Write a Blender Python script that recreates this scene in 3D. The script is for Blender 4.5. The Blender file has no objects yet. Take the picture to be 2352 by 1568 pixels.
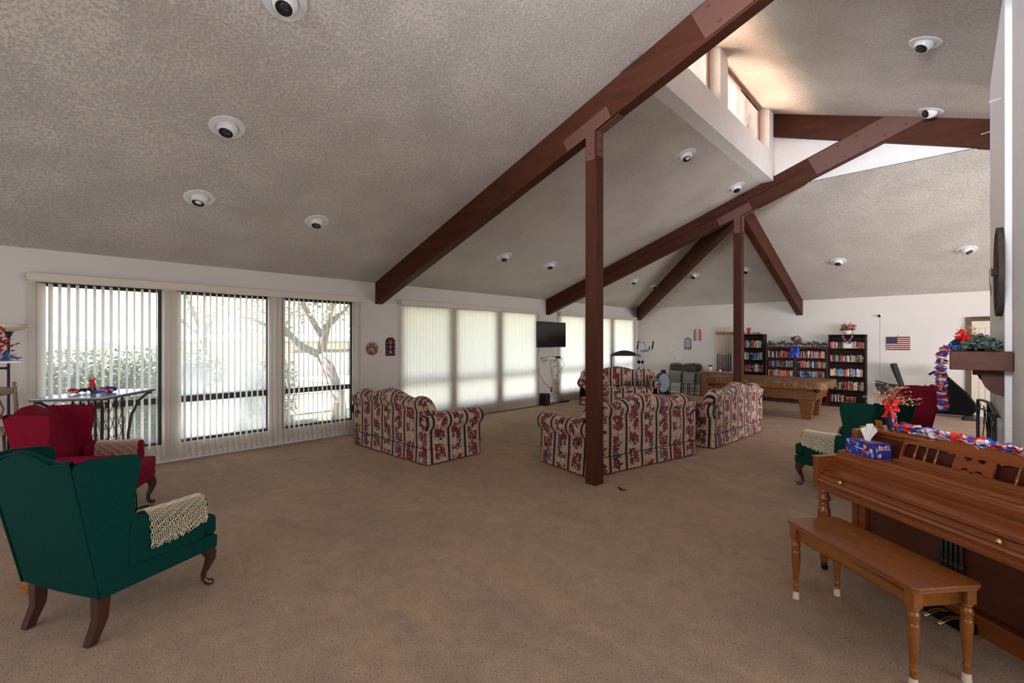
import bpy, bmesh, math, random
from mathutils import Vector, Matrix, Euler
C = bpy.context.scene.collection
SC = bpy.context.scene
PI = math.pi
# ------------------------------------------------------------------ camera
cd = bpy.data.cameras.new('camera'); cam = bpy.data.objects.new('camera', cd); C.objects.link(cam)
cam.location = (0, 0, 1.65); cam.rotation_euler = (PI/2, 0, math.radians(43.62))
cd.sensor_width = 36; cd.lens = 1065.5/2352*36; cd.shift_y = -1.9/2352; cd.clip_end = 2000; cd.clip_start = .05
SC.camera = cam
# ------------------------------------------------------------------ view, sky, sun, fill lights
SC.view_settings.view_transform = 'Standard'; SC.view_settings.look = 'None'
SC.view_settings.gamma = 1; SC.view_settings.use_curve_mapping = False
SC.view_settings.exposure = 0.66
SKY = 2.3
w = bpy.data.worlds.new('world'); SC.world = w; w.use_nodes = True
wn = w.node_tree; wn.nodes.clear()
wo = wn.nodes.new('ShaderNodeOutputWorld'); wb = wn.nodes.new('ShaderNodeBackground')
wr = wn.nodes.new('ShaderNodeValToRGB'); ws = wn.nodes.new('ShaderNodeSeparateXYZ'); wt = wn.nodes.new('ShaderNodeTexCoord')
wn.links.new(wt.outputs['Generated'], ws.inputs[0]); wn.links.new(ws.outputs['Z'], wr.inputs[0])
wr.color_ramp.elements[0].position = 0.0; wr.color_ramp.elements[0].color = (.90, .94, 1, 1)
wr.color_ramp.elements[1].position = .6; wr.color_ramp.elements[1].color = (.62, .76, 1, 1)
wn.links.new(wr.outputs[0], wb.inputs[0]); wb.inputs[1].default_value = SKY
wn.links.new(wb.outputs[0], wo.inputs[0])
def light(name, kind, loc, energy, color=(1,1,1), rot=None, size=None, size_y=None, portal=False, to=None):
    l = bpy.data.lights.new(name, kind); o = bpy.data.objects.new(name, l); C.objects.link(o)
    o.location = loc; l.energy = energy; l.color = color
    if kind == 'AREA':
        l.shape = 'RECTANGLE'; l.size = size; l.size_y = size_y
        if portal: l.cycles.is_portal = True
    if to: o.rotation_euler = (Vector(to) - Vector(loc)).to_track_quat('-Z', 'Y').to_euler()
    elif rot: o.rotation_euler = rot
    return o
sun = light('sun', 'SUN', (0, 0, 20), 84, (1, .95, .86), to=(0-.55*0, 0, 0)); sun.data.angle = .01
sun.rotation_euler = Vector((.14, .62, -.95)).to_track_quat('-Z', 'Y').to_euler()
# portals in the three left windows and the clerestory, facing into the room
for k in range(3):
    light('portal_window', 'AREA', (-8.0, 2.09+4.94*k, 1.3), 1, size=4.1, size_y=2.2, portal=True, to=(0, 2.09+4.94*k, 1.3))
light('portal_clerestory', 'AREA', (-2.75, 7.0, 5.5), 1, size=4.6, size_y=1.0, portal=True, to=(5, 7.0, 5.5))
# fill lights added off-frame for assumed right and rear windows; no openings are modelled
light('window_light_right', 'AREA', (5.95, 9.0, 1.35), 460, (.90, .94, 1), size=8.5, size_y=2.1, to=(0, 9.0, 1.35))
light('window_light_near', 'AREA', (5.95, .5, 1.35), 110, (.86, .92, 1), size=5.5, size_y=2.1, to=(0, .5, 1.35))
light('window_light_front', 'AREA', (-3.2, -3.05, 1.4), 45, (.92, .95, 1), size=6.0, size_y=2.0, to=(-3.2, 4, 1.4))
gl = light('gable_window_light', 'AREA', (-.3, -3.05, 3.4), 95, (.88, .93, 1), size=4.5, size_y=1.2, to=(.3, 7, 4.4)); gl.data.spread = math.radians(60)  # added high fill light, aimed to brighten the upper ceiling and chimney
SC.cycles.max_bounces = 10; SC.cycles.diffuse_bounces = 6; SC.cycles.transparent_max_bounces = 24
SC.cycles.sample_clamp_indirect = 20; SC.cycles.caustics_reflective = False; SC.cycles.caustics_refractive = False

# ------------------------------------------------------------------ materials
def srgb(h):
    h = h.lstrip('#'); v = [int(h[i:i+2], 16)/255 for i in (0, 2, 4)]
    return tuple((x/12.92 if x <= .04045 else ((x+.055)/1.055)**2.4) for x in v)
MATS = {}
def mat(name, col, rough=.6, spec=.4, metal=0, noise=None, bump=None, coords='Object', sheen=0, coat=0, grain=None, emit=0):
    """noise=(scale, colour2, lo, hi); bump=(scale, strength, distance); grain=(scale vector, colour2)"""
    if name in MATS: return MATS[name]
    m = bpy.data.materials.new(name); m.use_nodes = True; MATS[name] = m
    nt = m.node_tree; b = nt.nodes['Principled BSDF']; N = nt.nodes.new; Lk = nt.links.new
    if isinstance(col, str): col = srgb(col)
    b.inputs['Base Color'].default_value = (*col, 1); b.inputs['Roughness'].default_value = rough
    b.inputs['Specular IOR Level'].default_value = spec; b.inputs['Metallic'].default_value = metal
    if sheen: b.inputs['Sheen Weight'].default_value = sheen
    if coat: b.inputs['Coat Weight'].default_value = coat; b.inputs['Coat Roughness'].default_value = .12
    if emit: b.inputs['Emission Color'].default_value = (*col, 1); b.inputs['Emission Strength'].default_value = emit
    tc = N('ShaderNodeTexCoord')
    if noise or grain:
        c2 = (noise or grain)[1]
        if isinstance(c2, str): c2 = srgb(c2)
        n = N('ShaderNodeTexNoise'); n.inputs['Detail'].default_value = 5
        if grain:
            mp = N('ShaderNodeMapping'); mp.inputs['Scale'].default_value = grain[0]; Lk(tc.outputs[coords], mp.inputs[0]); Lk(mp.outputs[0], n.inputs['Vector'])
            n.inputs['Scale'].default_value = 1; n.inputs['Roughness'].default_value = .65; n.inputs['Distortion'].default_value = .6; lo, hi = .35, .68
        else:
            Lk(tc.outputs[coords], n.inputs['Vector']); n.inputs['Scale'].default_value = noise[0]; lo, hi = noise[2], noise[3]
        r = N('ShaderNodeValToRGB'); r.color_ramp.elements[0].position = lo; r.color_ramp.elements[1].position = hi
        r.color_ramp.elements[0].color = (*col, 1); r.color_ramp.elements[1].color = (*c2, 1)
        Lk(n.outputs['Fac'], r.inputs[0]); Lk(r.outputs[0], b.inputs['Base Color'])
    if bump:
        n2 = N('ShaderNodeTexNoise'); n2.inputs['Scale'].default_value = bump[0]; n2.inputs['Detail'].default_value = 4
        Lk(tc.outputs[coords], n2.inputs['Vector'])
        bp = N('ShaderNodeBump'); bp.inputs['Strength'].default_value = bump[1]; bp.inputs['Distance'].default_value = bump[2]
        Lk(n2.outputs['Fac'], bp.inputs['Height']); Lk(bp.outputs[0], b.inputs['Normal'])
    return m
def nodes(name):
    m = bpy.data.materials.new(name); m.use_nodes = True; MATS[name] = m
    nt = m.node_tree; return m, nt, nt.nodes['Principled BSDF'], nt.nodes.new, nt.links.new
def ramp(N, stops, interp='LINEAR'):
    r = N('ShaderNodeValToRGB'); cr = r.color_ramp; cr.interpolation = interp
    while len(cr.elements) < len(stops): cr.elements.new(.5)
    for e, (p, c) in zip(cr.elements, stops):
        e.position = p; e.color = (*(srgb(c) if isinstance(c, str) else c), 1)
    return r
# painted wall
WALL = mat('painted_wall', (.66, .615, .57), .75, .2, noise=(1.5, (.69, .64, .59), .3, .7), bump=(160, .12, .002))
WHITEW = mat('stucco_white', (.90, .88, .87), .8, .2, noise=(6, (.87, .84, .82), .3, .7), bump=(60, .8, .010))
# knock-down plaster ceiling
def ceiling_mat(name, c1, c2, sc):
    m, nt, b, N, Lk = nodes(name)
    tc = N('ShaderNodeTexCoord')
    n1 = N('ShaderNodeTexNoise'); n1.inputs['Scale'].default_value = sc; n1.inputs['Detail'].default_value = 6; n1.inputs['Roughness'].default_value = .65; n1.inputs['Distortion'].default_value = .15
    n2 = N('ShaderNodeTexNoise'); n2.inputs['Scale'].default_value = 1.6; n2.inputs['Detail'].default_value = 3
    Lk(tc.outputs['Object'], n1.inputs['Vector']); Lk(tc.outputs['Object'], n2.inputs['Vector'])
    ad = N('ShaderNodeMath'); ad.operation = 'MULTIPLY_ADD'; ad.inputs[1].default_value = .35
    Lk(n2.outputs['Fac'], ad.inputs[0]); Lk(n1.outputs['Fac'], ad.inputs[2])
    r = ramp(N, [(.58, c2), (.66, c1)]); Lk(ad.outputs[0], r.inputs[0]); Lk(r.outputs[0], b.inputs['Base Color'])
    r2 = ramp(N, [(.52, (0, 0, 0)), (.72, (1, 1, 1))]); Lk(ad.outputs[0], r2.inputs[0])
    bp = N('ShaderNodeBump'); bp.inputs['Strength'].default_value = .65; bp.inputs['Distance'].default_value = .012
    Lk(r2.outputs[0], bp.inputs['Height']); Lk(bp.outputs[0], b.inputs['Normal'])
    b.inputs['Roughness'].default_value = .85; b.inputs['Specular IOR Level'].default_value = .15
    return m
CEIL = ceiling_mat('plaster_ceiling', (.63, .575, .52), (.55, .49, .435), 42)
# loop-pile carpet
def carpet():
    m, nt, b, N, Lk = nodes('loop_pile_carpet')
    tc = N('ShaderNodeTexCoord')
    def noise(sc, det, ro=.6, dist=0, stretch=None):
        n = N('ShaderNodeTexNoise'); n.inputs['Scale'].default_value = sc; n.inputs['Detail'].default_value = det; n.inputs['Roughness'].default_value = ro; n.inputs['Distortion'].default_value = dist
        if stretch:
            mp = N('ShaderNodeMapping'); mp.inputs['Scale'].default_value = stretch; mp.inputs['Rotation'].default_value = (0, 0, .5); Lk(tc.outputs['Object'], mp.inputs[0]); Lk(mp.outputs[0], n.inputs['Vector'])
        else: Lk(tc.outputs['Object'], n.inputs['Vector'])
        return n
    def mul(a_, b_, f=1):
        mx = N('ShaderNodeMix'); mx.data_type = 'RGBA'; mx.blend_type = 'MULTIPLY'; mx.inputs[0].default_value = f; Lk(a_, mx.inputs[6]); Lk(b_, mx.inputs[7]); return mx.outputs[2]
    n1 = noise(230, 4, .7); n2 = noise(95, 5, .6); n3 = noise(7, 5, .65, .8); n4 = noise(1.0, 5, .5, 1, (1, 2.2, 1))
    r1 = ramp(N, [(.34, '#7a6858'), (.5, '#ae9987'), (.66, '#d6c3b0')]); Lk(n1.outputs['Fac'], r1.inputs[0])
    r2 = ramp(N, [(.33, (.34, .30, .27)), (.43, (1, 1, 1))]); Lk(n2.outputs['Fac'], r2.inputs[0])
    r3 = ramp(N, [(.36, (.91, .90, .89)), (.6, (1.04, 1.03, 1.02))]); Lk(n3.outputs['Fac'], r3.inputs[0])
    r4 = ramp(N, [(.35, (.90, .91, .93)), (.65, (1.08, 1.02, .96))]); Lk(n4.outputs['Fac'], r4.inputs[0])
    Lk(mul(mul(mul(r1.outputs[0], r2.outputs[0]), r3.outputs[0]), r4.outputs[0]), b.inputs['Base Color'])
    bp = N('ShaderNodeBump'); bp.inputs['Strength'].default_value = .5; bp.inputs['Distance'].default_value = .004
    Lk(n1.outputs['Fac'], bp.inputs['Height']); Lk(bp.outputs[0], b.inputs['Normal'])
    b.inputs['Roughness'].default_value = .95; b.inputs['Specular IOR Level'].default_value = .06
    return m
CARPET = carpet()
BEAM = mat('brown_stained_beam', (.080, .023, .011), .6, .16, grain=((1.2, 9, 9), (.050, .014, .007)), bump=(14, .25, .006))
BEAMY = mat('brown_stained_beam_y', (.080, .023, .011), .6, .16, grain=((9, 1.2, 9), (.050, .014, .007)), bump=(14, .25, .006))
BEAMZ = mat('brown_stained_post', (.080, .023, .011), .6, .16, grain=((9, 9, 1.2), (.050, .014, .007)), bump=(14, .25, .006))
PLATE = mat('painted_steel_plate', (.13, .055, .042), .45, .4)
BRONZE = mat('bronze_window_frame', (.045, .034, .028), .4, .5)
CREAM = mat('cream_vinyl', (.66, .58, .47), .5, .3)
WHITEP = mat('white_paint', (.78, .76, .73), .45, .4)
BLACK = mat('black_plastic', (.010, .010, .011), .6, .25)
BLACKM = mat('black_metal', (.015, .015, .016), .45, .5)
CHROME = mat('chrome', (.7, .7, .72), .2, .5, 1)
BRASS = mat('brass', (.8, .6, .25), .25, .5, 1)
def blind_mat():
    m, nt, b, N, Lk = nodes('translucent_vane')
    b.inputs['Base Color'].default_value = (.74, .68, .60, 1); b.inputs['Roughness'].default_value = .5; b.inputs['Specular IOR Level'].default_value = .25
    t = N('ShaderNodeBsdfTranslucent'); t.inputs[0].default_value = (.93, .89, .84, 1)
    mx = N('ShaderNodeMixShader'); mx.inputs[0].default_value = .72
    Lk(b.outputs[0], mx.inputs[1]); Lk(t.outputs[0], mx.inputs[2]); Lk(mx.outputs[0], nt.nodes['Material Output'].inputs[0])
    return m
VANE = blind_mat()
def glass_mat(name, dust, dcol=(.85, .88, .92)):
    m, nt, b, N, Lk = nodes(name)
    t = N('ShaderNodeBsdfTransparent'); t.inputs[0].default_value = (.96, .97, .97, 1)
    g = N('ShaderNodeBsdfGlossy'); g.inputs['Roughness'].default_value = .02
    f = N('ShaderNodeFresnel'); f.inputs[0].default_value = 1.35
    mx = N('ShaderNodeMixShader'); Lk(f.outputs[0], mx.inputs[0]); Lk(t.outputs[0], mx.inputs[1]); Lk(g.outputs[0], mx.inputs[2])
    out = mx
    if dust:
        tr = N('ShaderNodeBsdfTranslucent'); tr.inputs[0].default_value = (*dcol, 1)
        tc = N('ShaderNodeTexCoord'); n = N('ShaderNodeTexNoise'); n.inputs['Scale'].default_value = 1.3; n.inputs['Detail'].default_value = 5
        mp = N('ShaderNodeMapping'); mp.inputs['Scale'].default_value = (1, 1.4, .6); Lk(tc.outputs['Object'], mp.inputs[0]); Lk(mp.outputs[0], n.inputs['Vector'])
        r = ramp(N, [(.3, (dust*.25,)*3), (.7, (dust,)*3)]); Lk(n.outputs['Fac'], r.inputs[0])
        mx2 = N('ShaderNodeMixShader'); Lk(r.outputs[0], mx2.inputs[0]); Lk(mx.outputs[0], mx2.inputs[1]); Lk(tr.outputs[0], mx2.inputs[2]); out = mx2
    Lk(out.outputs[0], nt.nodes['Material Output'].inputs[0])
    return m
GLASS = glass_mat('window_glass', .12); GLASSD = glass_mat('dusty_window_glass', .55)

# ------------------------------------------------------------------ mesh helpers
class MB:
    def __init__(s): s.v = []; s.f = []; s.uv = {}; s.m = []; s.cur = 0
    def add(s, vs, fs, uvs=None):
        o = len(s.v); s.v += [tuple(v) for v in vs]; s.f += [tuple(i+o for i in f) for f in fs]; s.m += [s.cur]*len(fs)
        if uvs:
            for i, u in enumerate(uvs): s.uv[o+i] = u
        return s
    def box(s, x0, x1, y0, y1, z0, z1, mtx=None):
        vs = [(x, y, z) for z in (z0, z1) for y in (y0, y1) for x in (x0, x1)]
        if mtx: vs = [mtx @ Vector(v) for v in vs]
        return s.add(vs, [(0, 2, 3, 1), (4, 5, 7, 6), (0, 1, 5, 4), (2, 6, 7, 3), (0, 4, 6, 2), (1, 3, 7, 5)])
    def cbox(s, c, d, mtx=None):
        return s.box(c[0]-d[0]/2, c[0]+d[0]/2, c[1]-d[1]/2, c[1]+d[1]/2, c[2]-d[2]/2, c[2]+d[2]/2, mtx)
    def prism(s, poly, a, b, axis='y', fn=None):
        """poly in the two other axes (x,z for y; y,z for x; x,y for z), extruded a..b"""
        def P(p, t):
            q = {'y': (p[0], t, p[1]), 'x': (t, p[0], p[1]), 'z': (p[0], p[1], t)}[axis]
            return fn(*q) if fn else q
        n = len(poly); vs = [P(p, a) for p in poly]+[P(p, b) for p in poly]
        return s.add(vs, [tuple(range(n)), tuple(range(2*n-1, n-1, -1))]+[(i, i+n, (i+1) % n+n, (i+1) % n) for i in range(n)])
    def tube(s, path, r, n=8, closed=False, caps=True):
        path = [Vector(p) for p in path]; k = len(path); rs = r if isinstance(r, (list, tuple)) else [r]*k
        T = []
        for i in range(k):
            a = path[(i-1) % k] if closed or i > 0 else path[i]; b = path[(i+1) % k] if closed or i < k-1 else path[i]
            T.append((b-a).normalized() if (b-a).length > 1e-9 else Vector((0, 0, 1)))
        up = Vector((0, 0, 1)) if abs(T[0].z) < .9 else Vector((1, 0, 0)); u = T[0].cross(up).normalized(); vs = []
        for i in range(k):
            u = (u - T[i]*u.dot(T[i])); u = u.normalized() if u.length > 1e-6 else T[i].orthogonal().normalized(); w_ = T[i].cross(u)
            for j in range(n):
                a = 2*PI*j/n; vs.append(path[i]+(u*math.cos(a)+w_*math.sin(a))*rs[i])
        fs = []
        for i in range(k if closed else k-1):
            for j in range(n):
                a, b = i*n+j, i*n+(j+1) % n; c, d = ((i+1) % k)*n+(j+1) % n, ((i+1) % k)*n+j; fs.append((a, b, c, d))
        if caps and not closed: fs += [tuple(range(n-1, -1, -1)), tuple(range((k-1)*n, k*n))]
        return s.add(vs, fs)
    def lathe(s, prof, n=20, c=(0, 0, 0), mtx=None):
        """prof = [(r,z)...]"""
        vs = []
        for r, z in prof:
            for j in range(n):
                a = 2*PI*j/n; vs.append(Vector((c[0]+r*math.cos(a), c[1]+r*math.sin(a), c[2]+z)))
        if mtx: vs = [mtx @ v for v in vs]
        fs = [(i*n+j, i*n+(j+1) % n, (i+1)*n+(j+1) % n, (i+1)*n+j) for i in range(len(prof)-1) for j in range(n)]
        if prof[0][0] > 1e-5: fs.append(tuple(range(n-1, -1, -1)))
        if prof[-1][0] > 1e-5: fs.append(tuple(range((len(prof)-1)*n, len(prof)*n)))
        return s.add(vs, fs)
    def patch(s, fn, nu, nv, uv=None):
        vs = []; us = []
        for i in range(nu+1):
            for j in range(nv+1):
                p = fn(i/nu, j/nv); vs.append(p[:3]); us.append(p[3:5] if len(p) > 3 else (i/nu, j/nv))
        return s.add(vs, [(i*(nv+1)+j, (i+1)*(nv+1)+j, (i+1)*(nv+1)+j+1, i*(nv+1)+j+1) for i in range(nu) for j in range(nv)], us)
    def ball(s, c, r, n=10, m=6):
        r = r if isinstance(r, (tuple, list)) else (r, r, r); vs = []
        for i in range(m+1):
            t = PI*i/m
            for j in range(n):
                a = 2*PI*j/n; vs.append((c[0]+r[0]*math.sin(t)*math.cos(a), c[1]+r[1]*math.sin(t)*math.sin(a), c[2]+r[2]*math.cos(t)))
        return s.add(vs, [(i*n+j, (i+1)*n+j, (i+1)*n+(j+1) % n, i*n+(j+1) % n) for i in range(m) for j in range(n)])
    def mesh(s, name, mats, smooth=False, merge=True):
        me = bpy.data.meshes.new(name); me.from_pydata([tuple(v) for v in s.v], [], s.f)
        for m in (mats if isinstance(mats, (list, tuple)) else [mats]): me.materials.append(m)
        me.polygons.foreach_set('material_index', s.m)
        if s.uv:
            l = me.uv_layers.new(name='UVMap')
            for lp in me.loops: l.data[lp.index].uv = s.uv.get(lp.vertex_index, (0, 0))
        bm = bmesh.new(); bm.from_mesh(me)
        if merge: bmesh.ops.remove_doubles(bm, verts=bm.verts, dist=1e-5)
        bmesh.ops.recalc_face_normals(bm, faces=bm.faces); bm.to_mesh(me); bm.free()
        if smooth: me.polygons.foreach_set('use_smooth', [True]*len(me.polygons)); me.update()
        return me
    def build(s, name, mats, parent=None, smooth=False, bevel=0, seg=2, sub=0, ang=35, merge=True, loc=None, rot=None, label=None):
        o = bpy.data.objects.new(name, s.mesh(name, mats, smooth or bevel > 0, merge)); C.objects.link(o)
        if parent: o.parent = parent
        if loc: o.location = loc
        if rot: o.rotation_euler = rot
        if label: o['label'] = label
        if bevel:
            b = o.modifiers.new('bevel', 'BEVEL'); b.width = bevel; b.segments = seg; b.limit_method = 'ANGLE'; b.angle_limit = math.radians(ang); b.harden_normals = True
        if sub: q = o.modifiers.new('sub', 'SUBSURF'); q.levels = q.render_levels = sub
        if (smooth and not sub) or bevel:
            for p in o.data.polygons: p.use_smooth = True
            if smooth == 'auto' or bevel:
                try:
                    bm = bmesh.new(); bm.from_mesh(o.data)
                    for e in bm.edges:
                        if len(e.link_faces) == 2 and e.calc_face_angle(0) > math.radians(ang): e.smooth = False
                    if smooth == 'auto': bm.to_mesh(o.data)
                    bm.free()
                except Exception: pass
        return o
def thing(name, label, cat, loc=(0, 0, 0), rz=0, group=None):
    o = bpy.data.objects.new(name, None); C.objects.link(o); o.location = loc; o.rotation_euler = (0, 0, rz)
    o.empty_display_size = .1; return tag(o, label, cat, group)
def tag(o, label=None, cat=None, group=None, kind=None):
    if label: o['label'] = label
    if cat: o['category'] = cat
    if group: o['group'] = group
    if kind: o['kind'] = kind
    return o
def struct(o, label=None, cat=None):
    return tag(o, label, cat, kind='structure')
def copy_tree(o, parent=None):
    c = o.copy(); C.objects.link(c)
    if parent: c.parent = parent; c.matrix_parent_inverse = o.matrix_parent_inverse.copy()
    for ch in list(o.children): copy_tree(ch, c)
    return c
def facing(fx, fy): return math.atan2(-fx, fy)
rnd = random.Random(7)

# ------------------------------------------------------------------ room shell
W, HE, S, YB = -7.757, 2.722, .3577, 14.308      # left wall x, eave height, roof pitch, back wall y
XR, YF = 6.1, -3.2                                # right wall, wall behind the camera
XC = -2.39                                        # clerestory wall
YG = 9.51                                         # gable plane behind second truss
S2 = .3627
def zl(x): return HE+S*(x-W)
def zb(y): return HE+S*(YB-y)
def zu(x): return 5.8-S2*(x+2.4)
MB().box(W-.3, XR+.2, YF-.2, YB+.2, -.2, 0).build('floor', CARPET)
struct(bpy.data.objects['floor'], 'beige speckled loop pile carpet across the whole room', 'floor')
# ceiling planes
c = MB()
xh = W+(YB-YG); 
Y1, Y2, PX = 4.542, 9.506, -3.012
XT = (5.8-S2*2.4-HE+S*W)/(S+S2)                    # where the lower pitch meets the upper slope
c.add([(W, YF, HE), (XT, YF, zl(XT)), (XT, Y1, zl(XT)), (XC, Y1, zl(XC)), (XC, YG, zl(XC)), (xh, YG, zl(xh)), (W, YB, HE)], [(0, 1, 2, 3, 4, 5, 6)])
xr = -2.4+(5.8-zb(YG))/S2
c.add([(W, YB, HE), (xh, YG, zb(YG)), (xr, YG, zb(YG)), (XR, YB, HE)], [(0, 1, 2, 3)])
c.add([(XT, YF, zu(XT)), (XR, YF, zu(XR)), (XR, YB, zu(XR)), (xr, YG, zu(xr)), (-2.62, YG, zu(-2.62)), (-2.62, Y1, zu(-2.62)), (XT, Y1, zu(XT))], [(0, 1, 2, 3, 4, 5, 6)])
struct(c.build('ceiling', CEIL), 'sloping knock-down plaster ceiling with vaulted upper slope', 'ceiling')
# roof slabs over the ceiling, with eaves
ROOFM = mat('red_brown_shingles', (.80, .54, .42), .8, .2, noise=(9, (.70, .45, .34), .35, .65), bump=(25, .4, .02))
SOFFIT = mat('wood_soffit', (.85, .68, .60), .6, .3, grain=((2, 12, 2), (.78, .60, .52)))
r = MB(); e = .9
r.cur = 1
def slab(pts, t, tb=.015):
    n = len(pts); vs = [(x, y, z+tb) for x, y, z in pts]+[(x, y, z+t) for x, y, z in pts]
    r.cur = 1; r.add(vs, [tuple(range(n-1, -1, -1))]+[(i, (i+1) % n, (i+1) % n+n, i+n) for i in range(n)]); r.cur = 0; r.add(vs[n:], [tuple(range(n))])
ye, yb_ = YF-.5, YB+.7
slab([(W-e, ye, zl(W-e)), (XT, ye, zl(XT)), (XT, Y1, zl(XT)), (XC-.22, Y1, zl(XC-.22)), (XC-.22, YG+.1, zl(XC-.22)), (xh-.1, YG+.1, zl(xh-.1)), (W-e, YB+e, zl(W-e))], .22)
slab([(W-e, YB+e, zb(YB+e)), (xh-.1, YG+.1, zb(YG+.1)), (xr+.1, YG+.1, zb(YG+.1)), (XR+.9, YB+.9, zb(YB+.9))], .22)
slab([(XT, ye, zu(XT)), (XR+.9, ye, zu(XR+.9)), (XR+.9, YB+.9, zu(XR+.9)), (xr, YG+.2, zu(xr)), (-2.95, YG+.2, zu(-2.95)), (-2.95, Y1-.2, zu(-2.95)), (XT, Y1-.2, zu(XT))], .22)
struct(r.build('roof', [ROOFM, SOFFIT], merge=False), 'red-brown shingle roof with wood soffit seen through the clerestory', 'roof')
# gable plane between upper and lower ceilings at the second truss
#g = MB(); g.add([(xh-.3, YG, zb(YG)-.0), (xr, YG, zb(YG)), (-2.62, YG, zu(-2.62)), (-2.62, YG, zl(-2.62)), (xh-.05, YG, zl(xh-.05))], [(0, 1, 2, 3, 4)])
#g.add([(-2.62, YG, zb(YG)), (xr, YG, zb(YG)), (-2.62, YG, zu(-2.62))], [(0, 1, 2)])
g2 = MB(); g2.prism([(-3.1, zb(YG)+.01), (xr, zb(YG)+.01), (-2.62, zu(-2.62)), (-2.62, zl(-2.62)+.02)], YG, YG+.1, 'y')
g2.prism([(-2.62, zl(-2.62)), (XT, zl(XT)), (-2.62, zu(-2.62))], Y1-.1, Y1, 'y')
struct(g2.build('wall_gable', WHITEW, merge=False), 'white stucco triangle of wall behind the bolted beam plate', 'wall')
# clerestory wall: sill band, mullions, reveals
ZS = 5.04
cw = MB()
cw.box(XC-.2, XC, Y1, YG, zl(XC-.2)-.0, ZS)
for y0, y1 in ((6.78, 7.075), (9.17, YG), (4.545, 4.7)):
    cw.prism([(XC-.2, ZS), (XC, ZS), (XC, zu(XC)+.01), (XC-.2, zu(XC-.2)+.01)], y0, y1, 'y')
cwo = cw.build('wall_clerestory', WHITEW); struct(cwo, 'textured plaster band and mullions below the high clerestory windows', 'wall')
CF = mat('clerestory_frame_brown', (.36, .18, .13), .5, .4)
n = 6
for y0, y1 in ((7.075, 9.17), (4.7, 6.78)):
    n += 1; z1 = zu(XC-.17)
    f = MB(); x0, x1 = XC-.19, XC-.15; t = .05
    f.box(x0, x1, y0, y1, z1-t-.01, z1); f.box(x0, x1, y0, y1, ZS, ZS+.035); f.box(x0, x1, y0, y0+t, ZS+.035, z1-t-.01); f.box(x0, x1, y1-t, y1, ZS+.035, z1-t-.01)
    fo = struct(f.build('window_%d' % n, CF, bevel=.004), 'high clerestory window with thin red-brown frame', 'window')
    MB().box(x0+.015, x0+.02, y0+t, y1-t, ZS+.035, z1-t-.01).build('pane', GLASS, fo)
# walls
def wall_with_holes(name, x0, x1, ya, yb2, z0, z1, holes, m, label):
    """wall in the y-z plane with rectangular holes (y0,y1,z0,z1)"""
    q = MB(); ys = sorted({ya, yb2, *[h[0] for h in holes], *[h[1] for h in holes]}); zs = sorted({z0, z1, *[h[2] for h in holes], *[h[3] for h in holes]})
    for a, b in zip(ys, ys[1:]):
        for c0, c1 in zip(zs, zs[1:]):
            if not any(h[0] <= a and b <= h[1] and h[2] <= c0 and c1 <= h[3] for h in holes): q.box(x0, x1, a, b, c0, c1)
    return struct(q.build(name, m), label, 'wall')
BAYS = [(.089, 1.28), (1.44, 2.652), (2.829, 4.05)]
ZT, ZBm = 2.345, .235
holes = [(a+4.94*k, b+4.94*k, ZBm, ZT) for k in range(3) for a, b in BAYS]
wall_with_holes('wall_left', W-.16, W, YF-.2, YB+.2, 0, HE+.02, holes, WALL, 'off-white window wall on the left under the eave')
MB().box(W, XR, YB, YB+.15, 0, HE+.03).build('wall_back', WALL); struct(bpy.data.objects['wall_back'], 'off-white back wall behind the bookcases and pool table', 'wall')
MB().box(XR, XR+.15, YF, YB, 0, HE+.01).build('wall_right', WALL); struct(bpy.data.objects['wall_right'])
MB().prism([(W, 0), (XR, 0), (XR, HE), (XT, zl(XT)), (W, HE)], YF-.15, YF, 'y').build('wall_front', WALL); struct(bpy.data.objects['wall_front'])
bb = MB().box(W, W+.014, YF, YB, 0, .085).box(W, W+.02, YF, YB, .0, .012)
struct(bb.build('baseboard_left', WHITEP, bevel=.003))
struct(MB().box(W+.02, .12, YB-.014, YB, 0, .085).box(1.25, XR, YB-.014, YB, 0, .085).build('baseboard_back', WHITEP, bevel=.003))
# left windows, each: bronze frames, transom, panes
for k in range(3):
    root = bpy.data.objects.new('window_%d' % (k+1), None); C.objects.link(root)
    struct(root, ['three-bay bronze framed window behind the half open blinds at left', 'three-bay window behind closed blinds beside the wall-mounted television', 'three-bay window behind closed blinds by the far corner'][k], 'window')
    for j, (a, b) in enumerate(BAYS):
        a += 4.94*k; b += 4.94*k; x0, x1 = W-.115, W-.06; t = .035
        f = MB(); f.box(x0, x1, a, a+t, ZBm, ZT); f.box(x0, x1, b-t, b, ZBm, ZT); f.box(x0, x1, a+t, b-t, ZT-t-.012, ZT); f.box(x0, x1, a+t, b-t, ZBm, ZBm+t); f.box(x0, x1, a+t, b-t, .79, .875)
        f.box(x1-.01, x1+.008, a+t, b-t, .80, .818); f.box(x1-.01, x1+.008, a+t, b-t, .848, .866)
        f.build('window_frame', BRONZE, root, bevel=.003)
        gm = GLASSD if (k == 0 and j == 1) else GLASS
        MB().box(x0+.02, x0+.026, a+t, b-t, .875, ZT-t-.012).build('pane', gm, root)
        MB().box(x0+.02, x0+.026, a+t, b-t, ZBm+t, .79).build('pane', gm, root)
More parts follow.
